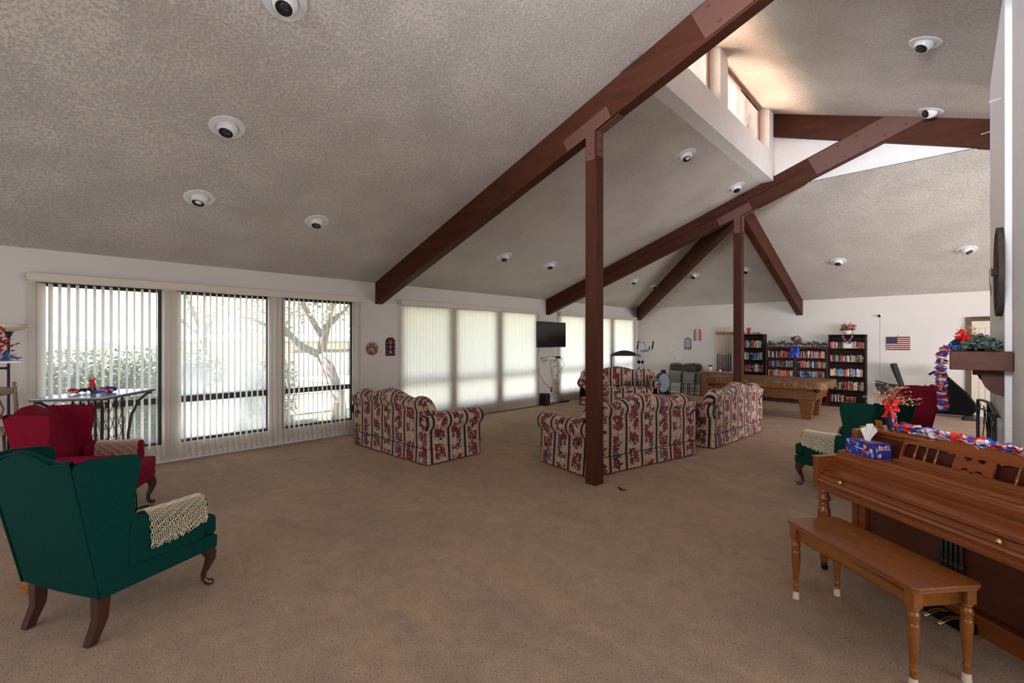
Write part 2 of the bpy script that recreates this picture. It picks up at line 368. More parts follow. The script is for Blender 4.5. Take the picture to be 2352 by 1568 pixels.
# timber: posts, principal beams, hip beams
DB = .406
def beam(name, p0, p1, hw, m, label, cat='beam', deep=DB):
    """sloping beam whose top follows p0->p1, cut plumb"""
    p0, p1 = Vector(p0), Vector(p1); d = (p1-p0); d.z = 0; d.normalize(); nrm = Vector((-d.y, d.x, 0))*hw
    vs = []
    for p in (p0, p1):
        for sgn in (-1, 1):
            vs.append(p+nrm*sgn); vs.append(p+nrm*sgn-Vector((0, 0, deep)))
    o = MB().add(vs, [(0, 1, 3, 2), (4, 6, 7, 5), (0, 4, 5, 1), (2, 3, 7, 6), (0, 2, 6, 4), (1, 5, 7, 3)]).build(name, m, bevel=.006)
    return struct(o, label, cat)
XE = XT+.50
b1 = beam('ceiling_beam', (W, Y1, HE+.01), (XE, Y1, zl(XE)+.01), .075, BEAM, 'dark brown sloping beam crossing the ceiling over the nearest post')
b2 = beam('ceiling_beam', (W, Y2, HE+.01), (XE, Y2, zl(XE)+.01), .075, BEAM, 'brown sloping beam meeting the far post under the clerestory')
b5 = beam('ceiling_beam', (XC-.02, Y2-.012, zu(XC)), (XR, Y2-.012, zu(XR)), .062, BEAM, 'brown beam along the upper slope behind the bolted plate')
b6 = beam('ceiling_beam', (XC-.02, Y1, zu(XC)), (XR, Y1, zu(XR)), .062, BEAM, 'upper slope beam over the nearest post')
b3 = beam('ceiling_beam', (W+.08, YB-.08, HE+.02), (PX-.04, Y2+.11, HE+.02+S*(PX-.04-W-.08)), .07, BEAMY, 'brown hip beam running from far post to the window corner')
b4 = beam('ceiling_beam', (PX+.02, YB, HE+.01), (PX+.02, Y2+.08, zb(Y2+.08)), .075, BEAMY, 'brown beam running from far post to the back wall above bookcases')
# seam of the doubled second beam
for b_, y in ((b2, Y2-.0765),):
    q = MB(); s0, s1 = (W, HE-.17), (-1.9, zl(-1.9)-.17)
    q.add([(s0[0], y, s0[1]), (s1[0], y, s1[1]), (s1[0], y, s1[1]-.012), (s0[0], y, s0[1]-.012)], [(0, 1, 2, 3)]).build('joint', mat('dark_gap', (.02, .008, .005), .9, .1), b_)
def post(x, y, label):
    t = (x-W)*S+HE-DB
    o = MB().box(x-.075, x+.075, y-.075, y+.075, 0, t+.035).build('support_post', BEAMZ, bevel=.005)
    struct(o, label, 'post')
    zb0 = lambda X: zl(X)-DB
    # T-shaped steel plate on the near face and bent strap on the side
    yy = y-.0755; X0, X1 = x-.33, x+.27
    poly = [(x-.06, zb0(x)-.30), (x+.055, zb0(x)-.30), (x+.055, zb0(x+.055)+.0), (X1, zb0(X1)+.01), (X1-.06, zb0(X1)+.15), (X0-.06, zb0(X0)+.15), (X0, zb0(X0)+.01), (x-.06, zb0(x-.06))]
    pl = MB().prism(poly, yy-.006, yy, 'y').build('bracket_plate', PLATE, o, bevel=.001)
    q = MB()
    for bx, bz in ((x, zb0(x)-.22), (x, zb0(x)-.1), (X0+.06, zb0(X0+.06)+.08), (X1-.09, zb0(X1-.09)+.08)):
        q.lathe([(.014, 0), (.014, .008), (.008, .013)], 8, mtx=Matrix.Translation((bx, yy-.006, bz)) @ Matrix.Rotation(PI/2, 4, 'X'))
    q.build('bolt', PLATE, pl)
    q = MB().box(x+.075, x+.081, y-.055, y+.065, zb0(x)-.26, zb0(x)+.03)
    ang = math.atan(S)
    q.prism([(x+.078, zb0(x+.078)-.006), (x+.35, zb0(x+.35)-.006), (x+.35, zb0(x+.35)+.001), (x+.078, zb0(x+.078)+.001)], y-.055, y+.065, 'y')
    st = q.build('bracket_strap', PLATE, o)
    q = MB()
    for dz in (.08, .19): q.lathe([(.013, 0), (.013, .008)], 8, mtx=Matrix.Translation((x+.081, y, zb0(x)-dz)) @ Matrix.Rotation(PI/2, 4, 'Y'))
    q.build('bolt', BLACKM, st)
    return o
post(PX, Y1, 'dark brown square timber post nearest the camera behind the couches')
post(PX, Y2, 'brown square timber post in front of the pool table')
# long bolted splice plate on the second beam where it meets the upper slope
yy = Y2-.0765
def spl(y, ya):
    X0, X1 = -1.78, XT-.15
    up, dn = .0, .37
    poly = [(X0-.07, zl(X0-.07)-.015), (X0+.07, zl(X0+.07)-dn), (XT+dn/(S+S2), zu(XT+dn/(S+S2))), (XT, zl(XT))]
    o = MB().prism(poly, y-.008, y, 'y').build('splice_plate', PLATE, ya, bevel=.001)
    q = MB()
    for i in range(5):
        for dz, off in ((-.07, 0), (-.30, .10)):
            X = X0+.10+off+i*.26
            if zl(X)+dz < zu(X)-.04: q.lathe([(.018, 0), (.018, .010), (.009, .018)], 8, mtx=Matrix.Translation((X, y-.008, zl(X)+dz)) @ Matrix.Rotation(PI/2, 4, 'X'))
    q.build('bolt', PLATE, o)
spl(yy, b2)
spl(Y1-.0765, b1)
# chimney breast
CH = .324
ch = MB().box(CH, 1.9, 6.0, 8.3, 0, 5.4).box(CH+.045, 1.9, 4.78, 6.0, 0, 5.4)
cho = ch.build('wall_chimney', WHITEW, bevel=.012); struct(cho, 'rough white plaster chimney breast at the right edge', 'wall')

# ------------------------------------------------------------------ blinds on the left wall
VW = .089
def vane_mesh(h):
    q = MB(); nn = 4
    def fn(u, v):
        t = (u-.5); return (t*VW, .010*(1-4*t*t), v*h)
    return q.patch(fn, nn, 1).mesh('vane', VANE, True)
for k, (lab, th) in enumerate((('ivory vertical blinds turned open across the left window', 27), ('ivory vertical blinds closed over the window beside the television', 84), ('ivory vertical blinds closed over the window in the far corner', 84))):
    y0, y1 = .007+4.94*k+.01*(k > 0), 4.195+4.94*k-.03*(k > 0)
    root = thing('vertical_blind', lab, 'window blind', (W+.07, y0, 0))
    L = y1-y0
    v = MB().box(.045, .058, 0, L, 2.343, 2.43).box(-.065, .045, 0, .012, 2.343, 2.43).box(-.065, .045, L-.012, L, 2.343, 2.43)
    v.box(.040, .062, -.002, L+.002, 2.424, 2.432)
    v.build('valance', CREAM, root, bevel=.003)
    MB().box(-.03, .01, .02, L-.02, 2.335, 2.36).build('head_rail', WHITEP, root, bevel=.003)
    hz = 2.325-.03; me = vane_mesh(hz); r_ = random.Random(11+k); nv = 54
    for i in range(nv):
        y = .045+i*(L-.09)/(nv-1); frac = i/nv
        if k == 0:
            a = [22, 27, 34][min(2, int(frac*3))]+r_.uniform(-7, 9)
            if i == 1: a = 60
            if i in (17, 18): a = 70
        else: a = th+r_.uniform(-2, 2)
        o = bpy.data.objects.new('vane', me); C.objects.link(o); o.parent = root
        a = math.radians(a)                      # vane direction in plan: -x turned towards +y
        o.location = (-.012, y, .03); o.rotation_euler = (0, 0, math.atan2(math.sin(a), -math.cos(a)))
    if k == 0:
        ch_ = MB().tube([(.01, .05, 2.33), (.012, .05, .9), (.012, .06, .88), (.012, .07, .9), (.01, .07, 2.33)], .002, 5)
    else:
        ch_ = MB().tube([(.01, L-.03, 2.33), (.012, L-.03, .9)], .004, 5)
    ch_.build('pull_cord', WHITEP, root, smooth=True)

# ------------------------------------------------------------------ ceiling eyeball lights
LAMPW = mat('white_lamp_metal', (.72, .71, .70), .35, .5)
LENS = mat('unlit_bulb', (.035, .032, .03), .15, .6)
def eyeball(loc, nrm, tilt, label, face=LENS):
    root = thing('eyeball_downlight', label, 'ceiling light', loc, 0, 'recessed eyeball lights in the ceiling')
    root.rotation_euler = Vector(nrm).to_track_quat('Z', 'Y').to_euler()
    MB().lathe([(.095, .004), (.095, -.003), (.160/1.05, -.006), (.152, .004)], 32).lathe([(.094, .004), (.098, -.010), (.150, -.008), (.156, .003)], 32).build('trim_ring', LAMPW, root, smooth='auto')
    e_ = MB().lathe([(.058, -.070), (.060, -.075), (.064, -.0755), (.080, -.055), (.090, -.03), (.092, 0), (.088, .03)], 28)
    q = e_.build('eyeball', LAMPW, root, smooth='auto', rot=tilt)
    d = MB().lathe([(.0001, -.0745), (.059, -.0765)], 24); d.build('lamp_opening', BLACK, q)
    MB().lathe([(.0001, -.0775), (.020, -.0775), (.034, -.077)], 20, c=(0, .016, 0)).build('bulb', face, q, smooth=True)
nl = (S, 0, -1); nb = (0, -S, -1); nu_ = (-S2, 0, -1)
def up(v): v = Vector(v); return -v
LGT = [((-3.641, 1.349), 'l', 'largest eyeball light, cut by the top edge of the photo'),
       ((-5.04, 1.335), 'l', 'white eyeball light high above the left window, below the topmost one'),
       ((-6.213, 1.367), 'l', 'white eyeball light nearest above the left window blinds'),
       ((-6.24, 2.723), 'l', 'white eyeball light just left of the nearest sloping beam'),
       ((-6.246, 6.337), 'l', 'eyeball light above the closed middle blinds, nearer the nearest beam'),
       ((-6.237, 7.715), 'l', 'eyeball light above the television, left of the second beam'),
       ((-2.931, 6.874), 'l', 'eyeball light below the clerestory windows'),
       ((-2.897, 8.987), 'l', 'eyeball light beside the second beam, below the clerestory'),
       ((-6.256, 11.311), 'l', 'small eyeball light above the treadmill, between second beam and hip beam'),
       ((-6.278, 12.559), 'l', 'small eyeball light tucked beside the hip beam'),
       ((-5.07, 12.394), 'b', 'eyeball light between the hip beam and the far post'),
       ((-3.767, 12.386), 'b', 'eyeball light partly hidden behind the far post'),
       ((-1.857, 12.403), 'b', 'eyeball light above the right tall bookcase'),
       ((.173, 12.432), 'b', 'eyeball light near the wheel on the chimney'),
       ((-.236, 7.015), 'u', 'white eyeball light highest on the bright upper ceiling, dark opening'),
       ((-.252, 9.19), 'u', 'white eyeball light just above the upper beam, turned sideways')]
for i, ((x, y), kd, lab) in enumerate(LGT):
    z = {'l': zl(x), 'b': zb(y), 'u': zu(x)}[kd]-.002
    n_ = {'l': (-S, 0, 1), 'b': (0, S, 1), 'u': (S2, 0, 1)}[kd]
    tl = {'l': (0, -.25, 0), 'b': (.2, 0, 0), 'u': (.15, .3, 0)}[kd]
    if i == 15: tl = (.6, .7, 0)
    if i == 13: tl = (.1, .5, 0)
    eyeball((x, y, z), n_, tl, lab, WHITEP if i in (2, 6) else LENS)

# ------------------------------------------------------------------ floral striped fabric (uv in metres)
def floral():
    m, nt, b, N, Lk = nodes('floral_stripe_fabric')
    uv = N('ShaderNodeUVMap'); sp = N('ShaderNodeSeparateXYZ'); Lk(uv.outputs[0], sp.inputs[0])
    P = .29
    def math_(op, a, bb=None, c_=None):
        q = N('ShaderNodeMath'); q.operation = op
        for i, x in enumerate((a, bb, c_)):
            if x is None: continue
            if isinstance(x, (int, float)): q.inputs[i].default_value = x
            else: Lk(x, q.inputs[i])
        return q.outputs[0]
    t = math_('FRACT', math_('MULTIPLY_ADD', sp.outputs[0], 1/P, 40.0))    # 0..1 across one repeat
    base = ramp(N, [(0, '#16201f'), (.115, '#a88d76'), (.135, '#6c4d43'), (.15, '#c6a696'), (.215, '#cbab9a'), (.90, '#b39480'), (.955, '#7a574c'), (.968, '#bca186')], 'CONSTANT')
    Lk(t, base.inputs[0])
    # flowers live in the band .2....92
    band = ramp(N, [(0, (0, 0, 0)), (.19, (0, 0, 0)), (.27, (1, 1, 1)), (.83, (1, 1, 1)), (.90, (0, 0, 0))]); Lk(t, band.inputs[0])
    sc = N('ShaderNodeVectorMath'); sc.operation = 'MULTIPLY'; sc.inputs[1].default_value = (1, 1, 0); Lk(uv.outputs[0], sc.inputs[0])
    nz = N('ShaderNodeTexNoise'); nz.inputs['Scale'].default_value = 42; nz.inputs['Detail'].default_value = 4; Lk(sc.outputs[0], nz.inputs['Vector'])
    dis = N('ShaderNodeVectorMath'); dis.operation = 'MULTIPLY_ADD'; dis.inputs[1].default_value = (.040, .040, 0); Lk(nz.outputs['Color'], dis.inputs[0]); Lk(sc.outputs[0], dis.inputs[2])
    v = N('ShaderNodeTexVoronoi'); v.voronoi_dimensions = '2D'; v.inputs['Scale'].default_value = 10.5; v.inputs['Randomness'].default_value = .8; Lk(dis.outputs[0], v.inputs['Vector'])
    cs = N('ShaderNodeSeparateXYZ'); Lk(v.outputs['Color'], cs.inputs[0])
    cuts = [0, .36, .70, .80, .90]
    fl = ramp(N, list(zip(cuts, ['#571620', '#8a6858', '#423e4e', '#601a24', '#7d6148'])), 'CONSTANT'); Lk(cs.outputs[0], fl.inputs[0])
    lite = ramp(N, list(zip(cuts, ['#983a4a', '#dabda9', '#75708a', '#a84a58', '#cdae96'])), 'CONSTANT'); Lk(cs.outputs[0], lite.inputs[0])
    # ruffled petals: finer cells shade each bloom from dark gaps to light petal edges
    v3 = N('ShaderNodeTexVoronoi'); v3.voronoi_dimensions = '2D'; v3.inputs['Scale'].default_value = 44; Lk(dis.outputs[0], v3.inputs['Vector'])
    wv = math_('SINE', math_('MULTIPLY_ADD', v.outputs['Distance'], 55, math_('MULTIPLY', nz.outputs['Fac'], 16)))
    pt_ = math_('ADD', math_('MULTIPLY', v3.outputs['Distance'], 1.1), math_('MULTIPLY_ADD', wv, .22, .12)); pt_n = nt.nodes[-1]; pt_n.use_clamp = True
    hl = N('ShaderNodeMix'); hl.data_type = 'RGBA'; Lk(pt_, hl.inputs[0]); Lk(fl.outputs[0], hl.inputs[6]); Lk(lite.outputs[0], hl.inputs[7])
    # leaves and buds between
    v2 = N('ShaderNodeTexVoronoi'); v2.voronoi_dimensions = '2D'; v2.inputs['Scale'].default_value = 52; Lk(dis.outputs[0], v2.inputs['Vector'])
    c2 = N('ShaderNodeSeparateXYZ'); Lk(v2.outputs['Color'], c2.inputs[0])
    lf = ramp(N, [(0, '#2c312b'), (.24, '#5a2022'), (.38, '#575a4b'), (.54, '#c3a98b'), (.68, '#3a3b49'), (.80, '#7d6a52'), (.9, '#cdb497')], 'CONSTANT'); Lk(c2.outputs[0], lf.inputs[0])
    isf = math_('LESS_THAN', v.outputs['Distance'], .46)
    mf = N('ShaderNodeMix'); mf.data_type = 'RGBA'; Lk(isf, mf.inputs[0]); Lk(lf.outputs[0], mf.inputs[6]); Lk(hl.outputs[2], mf.inputs[7])
    edge = math_('GREATER_THAN', math_('ADD', band.outputs[0], math_('MULTIPLY_ADD', nz.outputs['Fac'], 1.5, -.75)), .60)
    mo = N('ShaderNodeMix'); mo.data_type = 'RGBA'; Lk(edge, mo.inputs[0]); Lk(base.outputs[0], mo.inputs[6]); Lk(mf.outputs[2], mo.inputs[7])
    Lk(mo.outputs[2], b.inputs['Base Color']); b.inputs['Roughness'].default_value = .85; b.inputs['Specular IOR Level'].default_value = .15
    b.inputs['Sheen Weight'].default_value = .15
    return m
FLORAL = floral()
WELT = mat('dark_welt_cord', (.015, .018, .02), .7, .2)
DECK = mat('dark_under_cloth', (.01, .009, .009), .9, .1)
def lerp(a, b, t): return a+(b-a)*t
def sofa(label, loc, F, hw):
    root = thing('sofa', label, 'sofa', loc, facing(*F), 'matching floral striped sofas')
    D = .475; us = hw*.13
    # plinth
    MB().box(-hw+.04, hw-.04, -D+.03, D-.05, .012, .06).build('underframe', DECK, root)
    # lower body: back panel, sides (arm fronts are separate)
    q = MB(); zs = .215; zt = .715
    q.patch(lambda u, v: (lerp(-hw, hw, u), -D-.008*math.sin(PI*v), lerp(zs, zt, v), lerp(-hw, hw, u)+us, lerp(zs, zt, v)), 20, 4)
    q.build('back_panel', FLORAL, root, smooth=True)
    # upper back: three-lobed cushion
    def H(x):
        a = abs(x)/hw
        if a < .60: return .855+.098*(math.cos(PI*min(1, a/.60))*.5+.5)
        return .855+.042*math.sin(PI*min(1, (a-.60)/.33))
    q = MB(); ns = 16
    def bk(u, v):
        x = lerp(-hw+.0, hw-.0, u); a = abs(x)/hw; h = H(x); endf = 1-max(0, (a-.86)/.14)**2.2
        h = .60+(h-.60)*(.45+.55*endf)
        # profile path from rear seam over the top down to the seat
        tz = [zt-.01, zt+.07, h-.05, h-.008, h, h-.03, h-.12, .60, .46]
        ty = [-D-.006, -D-.030, -D-.012, -D+.045, -D+.10, -D+.165, -D+.215, -D+.245, -D+.275]
        s = v*(len(tz)-1); i = min(int(s), len(tz)-2); f = s-i
        # catmull-ish smoothing
        def cr(p):
            a0, a1, a2, a3 = p[max(0, i-1)], p[i], p[i+1], p[min(len(p)-1, i+2)]
            return .5*(2*a1+(a2-a0)*f+(2*a0-5*a1+4*a2-a3)*f*f+(3*a1-a0-3*a2+a3)*f**3)
        z, y = cr(tz), cr(ty)
        arc = .72+s*.075
        return (x*(1-.012*(1-endf)), y, z, x+us, arc)
    q.patch(bk, 60, 32)
    # closed ends of the back
    for sx in (-1, 1):
        pts = [bk(0 if sx < 0 else 1, j/32) for j in range(33)]
        cen = (sx*(hw+.012), -D+.10, .66)
        vs = [p[:3] for p in pts]+[cen]; q.add(vs, [(j, j+1, 33) for j in range(32)], [(p[1]+sx*.09, p[2]) for p in vs])
    q.build('backrest', FLORAL, root, smooth=True)
    # arms: rolled
    for sx in (-1, 1):
        q = MB(); cxr, czr, R = hw-.055, .565, .112
        path = [(hw, zs), (hw-.004, .34), (hw-.012, .45)]
        for i in range(11):
            a = math.radians(-38+i*25.0*.92); path.append((cxr+R*math.cos(a), czr+R*math.sin(a)))
        path += [(cxr-R*.98, .50), (hw-.185, .44), (hw-.19, .30)]
        cum = [0]
        for (xa, za), (xb, zb_) in zip(path, path[1:]): cum.append(cum[-1]+math.hypot(xb-xa, zb_-za))
        n = len(path)-1
        def arm(u, v):
            s = v*n; i = min(int(round(s)), n); x, z = path[i]; y = lerp(-D+.02 if z > .45 else -D, D, u)
            if z > .45: y += .0
            bul = 1+.0*u
            return (sx*x, y, z, y+.13+.0, zs+cum[i])
        q.patch(arm, 8, n)
        # front and rear caps of the roll
        for yy_, outw in ((D, .018), (-D+.02, -.018)):
            vs = [(sx*x, yy_, z) for x, z in path]; cn = (sx*(cxr-.01), yy_+outw, .50); vs.append(cn)
            inner = [((x*.8+cn[0]*.2), yy_+outw*.7, z*.8+cn[2]*.2) for x, _, z in vs[:-1]]
            k_ = len(path)
            allv = vs[:-1]+inner+[cn]
            q.add(allv, [(i, i+1, k_+i+1, k_+i) for i in range(n)]+[(k_+i, k_+i+1, 2*k_) for i in range(n)], [(p[0]*1.0+.05*sx+.06, p[2]) for p in allv])
        q.build('arm', FLORAL, root, smooth='auto', ang=60)
        # dark band following the roll on the front cap and welt on rear
        for yy_ in (D+.016, -D-.002):
            pts = []
            for x, z in path[2:-2]:
                pts.append((sx*(x*.83+(cxr-.01)*.17), yy_, z*.83+.52*.17))
            MB().tube(pts, [.012]*len(pts), 6).build('arm_band', WELT, root, smooth=True)
    # seat
    q = MB()
    q.patch(lambda u, v: (lerp(-hw+.19, hw-.19, u), D-.02, lerp(zs, .31, v), lerp(-hw+.19, hw-.19, u)+us, lerp(zs, .31, v)), 8, 1)
    q.patch(lambda u, v: (lerp(-hw+.19, hw-.19, u), lerp(D-.02, -D+.22, v), .31, lerp(-hw+.19, hw-.19, u)+us, .31+v*.6), 8, 2)
    q.build('seat_base', FLORAL, root)
    for sx in (-1, 1):
        xa, xb = (-hw+.195, -.004) if sx < 0 else (.004, hw-.195)
        q = MB()
        def cu(u, v, xa=xa, xb=xb):
            # wrap front-bottom -> front -> top -> back
            x = lerp(xa, xb, u); e1 = 1-abs(2*u-1)**8; zc = .315; th = .135*(.72+.28*e1)
            s = v*6
            yy2 = [D-.015, D+.018, D+.004, D-.09, 0, -D+.26, -D+.24][min(6, int(round(s)))]
            zz = [zc, zc+th*.45, zc+th*.88, zc+th*1.08, zc+th*1.12, zc+th, zc][min(6, int(round(s)))]
            return (x, yy2, zz, x+us, .30+s*.12)
        q.patch(cu, 14, 6)
        for ee in (0, 1):
            pts = [cu(ee, j/6)[:3] for j in range(7)]; q.add(pts, [tuple(range(7))], [(p[1], p[2]) for p in pts])
        q.build('seat_cushion', FLORAL, root, smooth=True)
    # skirt with pleats
    q = MB(); zb_ = .02
    def sk(ax, ay, bx, by, key, pleats):
        nn = 40
        dx, dy = bx-ax, by-ay; ll = math.hypot(dx, dy); nx, ny = dy/ll, -dx/ll
        def fn(u, v):
            x, y = ax+dx*u, ay+dy*u; o_ = .006+.012*(1-v)
            for p in pleats:
                d = abs(u-p)*ll
                if d < .03: o_ -= .022*(1-d/.03)*(1-v*.6)
            c_ = x+us if key == 'x' else y+.13
            return (x+nx*o_, y+ny*o_, lerp(zb_, zs, v), c_, lerp(zb_, zs, v)-.03)
        q.patch(fn, nn, 3)
    sk(-hw, -D, hw, -D, 'x', (0.5, .0, 1.)); sk(hw, -D, hw, D, 'y', (0., 1.)); sk(hw, D, -hw, D, 'x', (.5, 0, 1.)); sk(-hw, D, -hw, -D, 'y', (0., 1.))
    q.build('skirt', FLORAL, root, smooth='auto', merge=False)
    MB().tube([(-hw-.002, -D-.008, zs), (hw+.002, -D-.008, zs), (hw+.002, D+.002, zs), (-hw-.002, D+.002, zs)], .005, 6, closed=True).build('piping', WELT, root, smooth=True)
    return root
sofa('floral striped sofa near the left window, its back toward the camera', (-5.998, 4.115, 0), (0, 1), .985)
sofa('floral striped sofa directly behind the nearest timber post', (-2.93+(-.975*.475)-.005, 5.70+.22*.475-.02, 0), (-.975, .22), 1.05)
sofa('floral striped sofa end-on behind the one at the post, nearest the pool table', (-2.59-.475, 8.28, 0), (-.9988, .048), 1.03)
sofa('floral striped sofa facing the camera in front of the treadmill', (-6.415, 10.77, 0), (.548, -.836), .985)

# ------------------------------------------------------------------ wing chairs
GREENF = mat('green_wool', '#063b35', .88, .1, noise=(60, '#04332d', .3, .7), bump=(400, .12, .001), sheen=.0)
DGREENF = mat('dark_green_wool', '#0a3529', .88, .1, noise=(60, '#082c22', .3, .7), bump=(400, .12, .001), sheen=.0)
REDF = mat('crimson_wool', '#861430', .88, .1, noise=(60, '#781029', .3, .7), bump=(400, .12, .001), sheen=.0)
DREDF = mat('burgundy_wool', '#6c1020', .88, .1, noise=(60, '#5e0d1b', .3, .7), bump=(400, .12, .001), sheen=.0)
MAHOG = mat('mahogany_leg', (.06, .016, .010), .28, .5, grain=((6, 6, 1.5), (.035, .010, .007)), coat=.5)
LACE = mat('ecru_crochet', (.78, .66, .48), .9, .1)
def wing_chair(name, label, loc, F, FAB):
    root = thing(name, label, 'armchair', loc, facing(*F), 'wing chairs')
    yo = lambda z: -.375-.155*(z-.255)/.78
    # back: camel-top slab following the recline
    def top(x):
        a = abs(x)
        return 1.055-.055*min(1, (a/.20))**2 if a < .20 else 1.0+.02*min(1, (a-.20)/.10)
    n = 28; hb = .318
    q = MB()
    def bkw(z): return hb*(1+.10*(z-.255)/.78)
    def outer(u, v):
        z = lerp(.255, 1, v); x0 = lerp(-1, 1, u); zt = top(x0*.33); zz = lerp(.255, zt, v); x = x0*bkw(zz)
        return (x, yo(zz)-.012*math.cos(x0*PI/2), zz)
    q.patch(outer, n, 12)
    def inner(u, v):
        x0 = lerp(-1, 1, u); zt = top(x0*.33)-.012; zz = lerp(.40, zt, v); x = x0*(bkw(zz)-.015)
        rr = max(0, (v-.82)/.18); y = yo(zz)+.135+.04*math.cos(x0*PI/2)*math.sin(PI*min(1, v*1.1))-.10*rr**2.2
        return (x, y, zz)
    q.patch(inner, n, 14)
    a = [outer(i/n, 1) for i in range(n+1)]; b_ = [inner(i/n, 1) for i in range(n+1)]
    mid = [((p[0]+r_[0])/2, (p[1]+r_[1])/2, max(p[2], r_[2])+.014) for p, r_ in zip(a, b_)]
    q.add(a+mid+b_, [(i, i+1, n+2+i, n+1+i) for i in range(n)]+[(n+1+i, n+2+i, 2*n+3+i, 2*n+2+i) for i in range(n)])
    q.build('backrest', FAB, root, smooth='auto', ang=50)
    pp = [outer(0, j/10) for j in range(11)]+[outer(i/n, 1) for i in range(1, n+1)]+[outer(1, 1-j/10) for j in range(1, 11)]
    MB().tube([(p[0]*1.008, p[1]-.004, p[2]+.0) for p in pp], .006, 6).build('piping', FAB, root, smooth=True)
    # side + wing in one shaped panel, flaring outward to the front
    for sx in (-1, 1):
        out = [(yo(.255), .255), (yo(.45), .45), (yo(.7), .7), (yo(.93), .93), (yo(.99), .995), (yo(1.0)+.03, 1.018), (-.42, 1.025), (-.32, 1.018), (-.228, 1.008), (-.206, .985), (-.203, .93), (-.208, .87), (-.218, .80), (-.224, .74), (-.217, .68), (-.19, .635), (-.10, .62), (0, .615), (.14, .612), (.18, .60), (.19, .57), (.19, .36), (.305, .345), (.305, .258), (.1, .256), (-.1, .255)]
        def fn(x, y, z, sx=sx):
            base = bkw(z)-.013
            fl = max(0, (y-yo(z)))*.02+(max(0, z-.66)*.05*max(0, (y+.47))/.27 if z > .66 else 0)
            return (sx*(base-.01+fl+(x-.0)), y, z)
        q = MB(); q.prism(out, 0, .045, 'x', fn)
        q.build('wing', FAB, root, bevel=.014, seg=3, ang=40)
        # padded arm
        q = MB(); pr = [(-.075, .36), (-.075, .56), (-.068, .60), (-.04, .628), (0, .636), (.035, .628), (.055, .60), (.058, .57), (.05, .54), (.046, .36)]
        def fa(x, y, z, sx=sx):
            return (sx*(.318+x+.03*(y+.24)), y, z+.012*max(0, -(y))/.2)
        q.prism(pr, -.25, .195, 'y', fa); q.build('arm', FAB, root, bevel=.016, seg=3, ang=50)
        MB().tube([fa(x, .196, z) for x, z in pr], .005, 6).build('piping', FAB, root, smooth=True)
    q = MB(); q.prism([(-.32, .258), (.32, .258), (.335, .30), (.335, .345), (-.335, .345), (-.335, .30)], -.36, .312, 'y'); q.build('seat_base', FAB, root, bevel=.015, seg=3)
    q = MB()
    # T cushion
    q.prism([(-.245, -.33), (.245, -.33), (.245, .205), (.335, .205), (.335, .315), (.16, .335), (-.16, .335), (-.335, .315), (-.335, .205), (-.245, .205)], .348, .468, 'z', lambda x, y, z: (x, y, z+(.012 if z > .4 else 0)*math.cos(x*4)))
    q.build('seat_cushion', FAB, root, bevel=.022, seg=4, ang=30)
    # legs
    for sx in (-1, 1):
        pth = [(.275, .262, .30), (.285, .275, .255), (.297, .292, .215), (.298, .296, .18), (.286, .283, .13), (.272, .268, .085), (.270, .268, .045), (.282, .285, .022), (.296, .30, .012), (.300, .305, .003)]
        rr = [.045, .047, .041, .033, .024, .018, .017, .022, .027, .018]
        MB().tube([(sx*x, y, z) for x, y, z in pth], rr, 12).build('leg', MAHOG, root, smooth=True)
        q = MB(); sec = [(.30, -.33, .033), (.22, -.335, .033), (.12, -.338, .029), (0.0, -.385, .024)]
        vs = []
        for z, y, hh in sec:
            for ddx, ddy in ((-1, -1), (1, -1), (1, 1), (-1, 1)): vs.append((sx*.262+ddx*hh, y+ddy*hh, z))
        q.add(vs, [(0, 1, 2, 3), (15, 14, 13, 12)]+[(i*4+j, i*4+4+j, i*4+4+(j+1) % 4, i*4+(j+1) % 4) for i in range(3) for j in range(4)])
        q.build('leg', MAHOG, root, bevel=.006)
    return root
def doily(label, chair, sx, y0=-.155, y1=.185):
    """crocheted arm cover draped over one arm"""
    mtx = Matrix.Translation(chair.location) @ Euler(chair.rotation_euler).to_matrix().to_4x4()
    sect = [(.235, .50), (.237, .56), (.244, .605), (.262, .632), (.29, .646), (.318, .650), (.35, .644), (.374, .622), (.384, .59), (.388, .55), (.390, .51), (.392, .47), (.393, .44)]
    q = MB(); ny = 30
    def P(i, j):
        s = i/34*(len(sect)-1); k_ = min(int(s), len(sect)-2); f = s-k_
        x = lerp(sect[k_][0], sect[k_+1][0], f); z = lerp(sect[k_][1], sect[k_+1][1], f); y = lerp(y0, y1, j/ny)
        if i > 23: z += .006*math.sin(j*1.9)+.05*(j/ny)**1.5*(i-23)/11-.01*math.cos(j*PI*.5)*(i-23)/11
        if i == 34: z -= .010*(j % 2)
        x += .03*(y+.24)+.004*math.sin(i*2.2+j)
        return mtx @ Vector((sx*x, y+.004*math.sin(i*1.7+j*.9), z+.012*max(0, -y)/.2+.003))
    vs = [P(i, j) for i in range(35) for j in range(ny+1)]
    r_ = random.Random(5); fs = []
    for i in range(34):
        for j in range(ny):
            fs.append((i*(ny+1)+j, i*(ny+1)+j+1, (i+1)*(ny+1)+j+1, (i+1)*(ny+1)+j))
    keep = []
    for k_, f in enumerate(fs):
        i, j = divmod(k_, ny)
        # merged cells make the larger openings of the pattern
        keep.append(f)
    q.add(vs, keep)
    o = q.build('arm_doily', LACE); wf = o.modifiers.new('w', 'WIREFRAME'); wf.thickness = .0048; wf.use_even_offset = False
    return tag(o, label, 'arm cover', 'crocheted arm covers')
gc = wing_chair('wing_chair', 'teal green wing chair at the lower left with its back to the camera', (-3.79, .470, 0), (-.443, .896), GREENF)
rc = wing_chair('wing_chair', 'crimson red wing chair behind the teal one, facing right', (-5.79, .50, 0), (.44, .898), REDF)
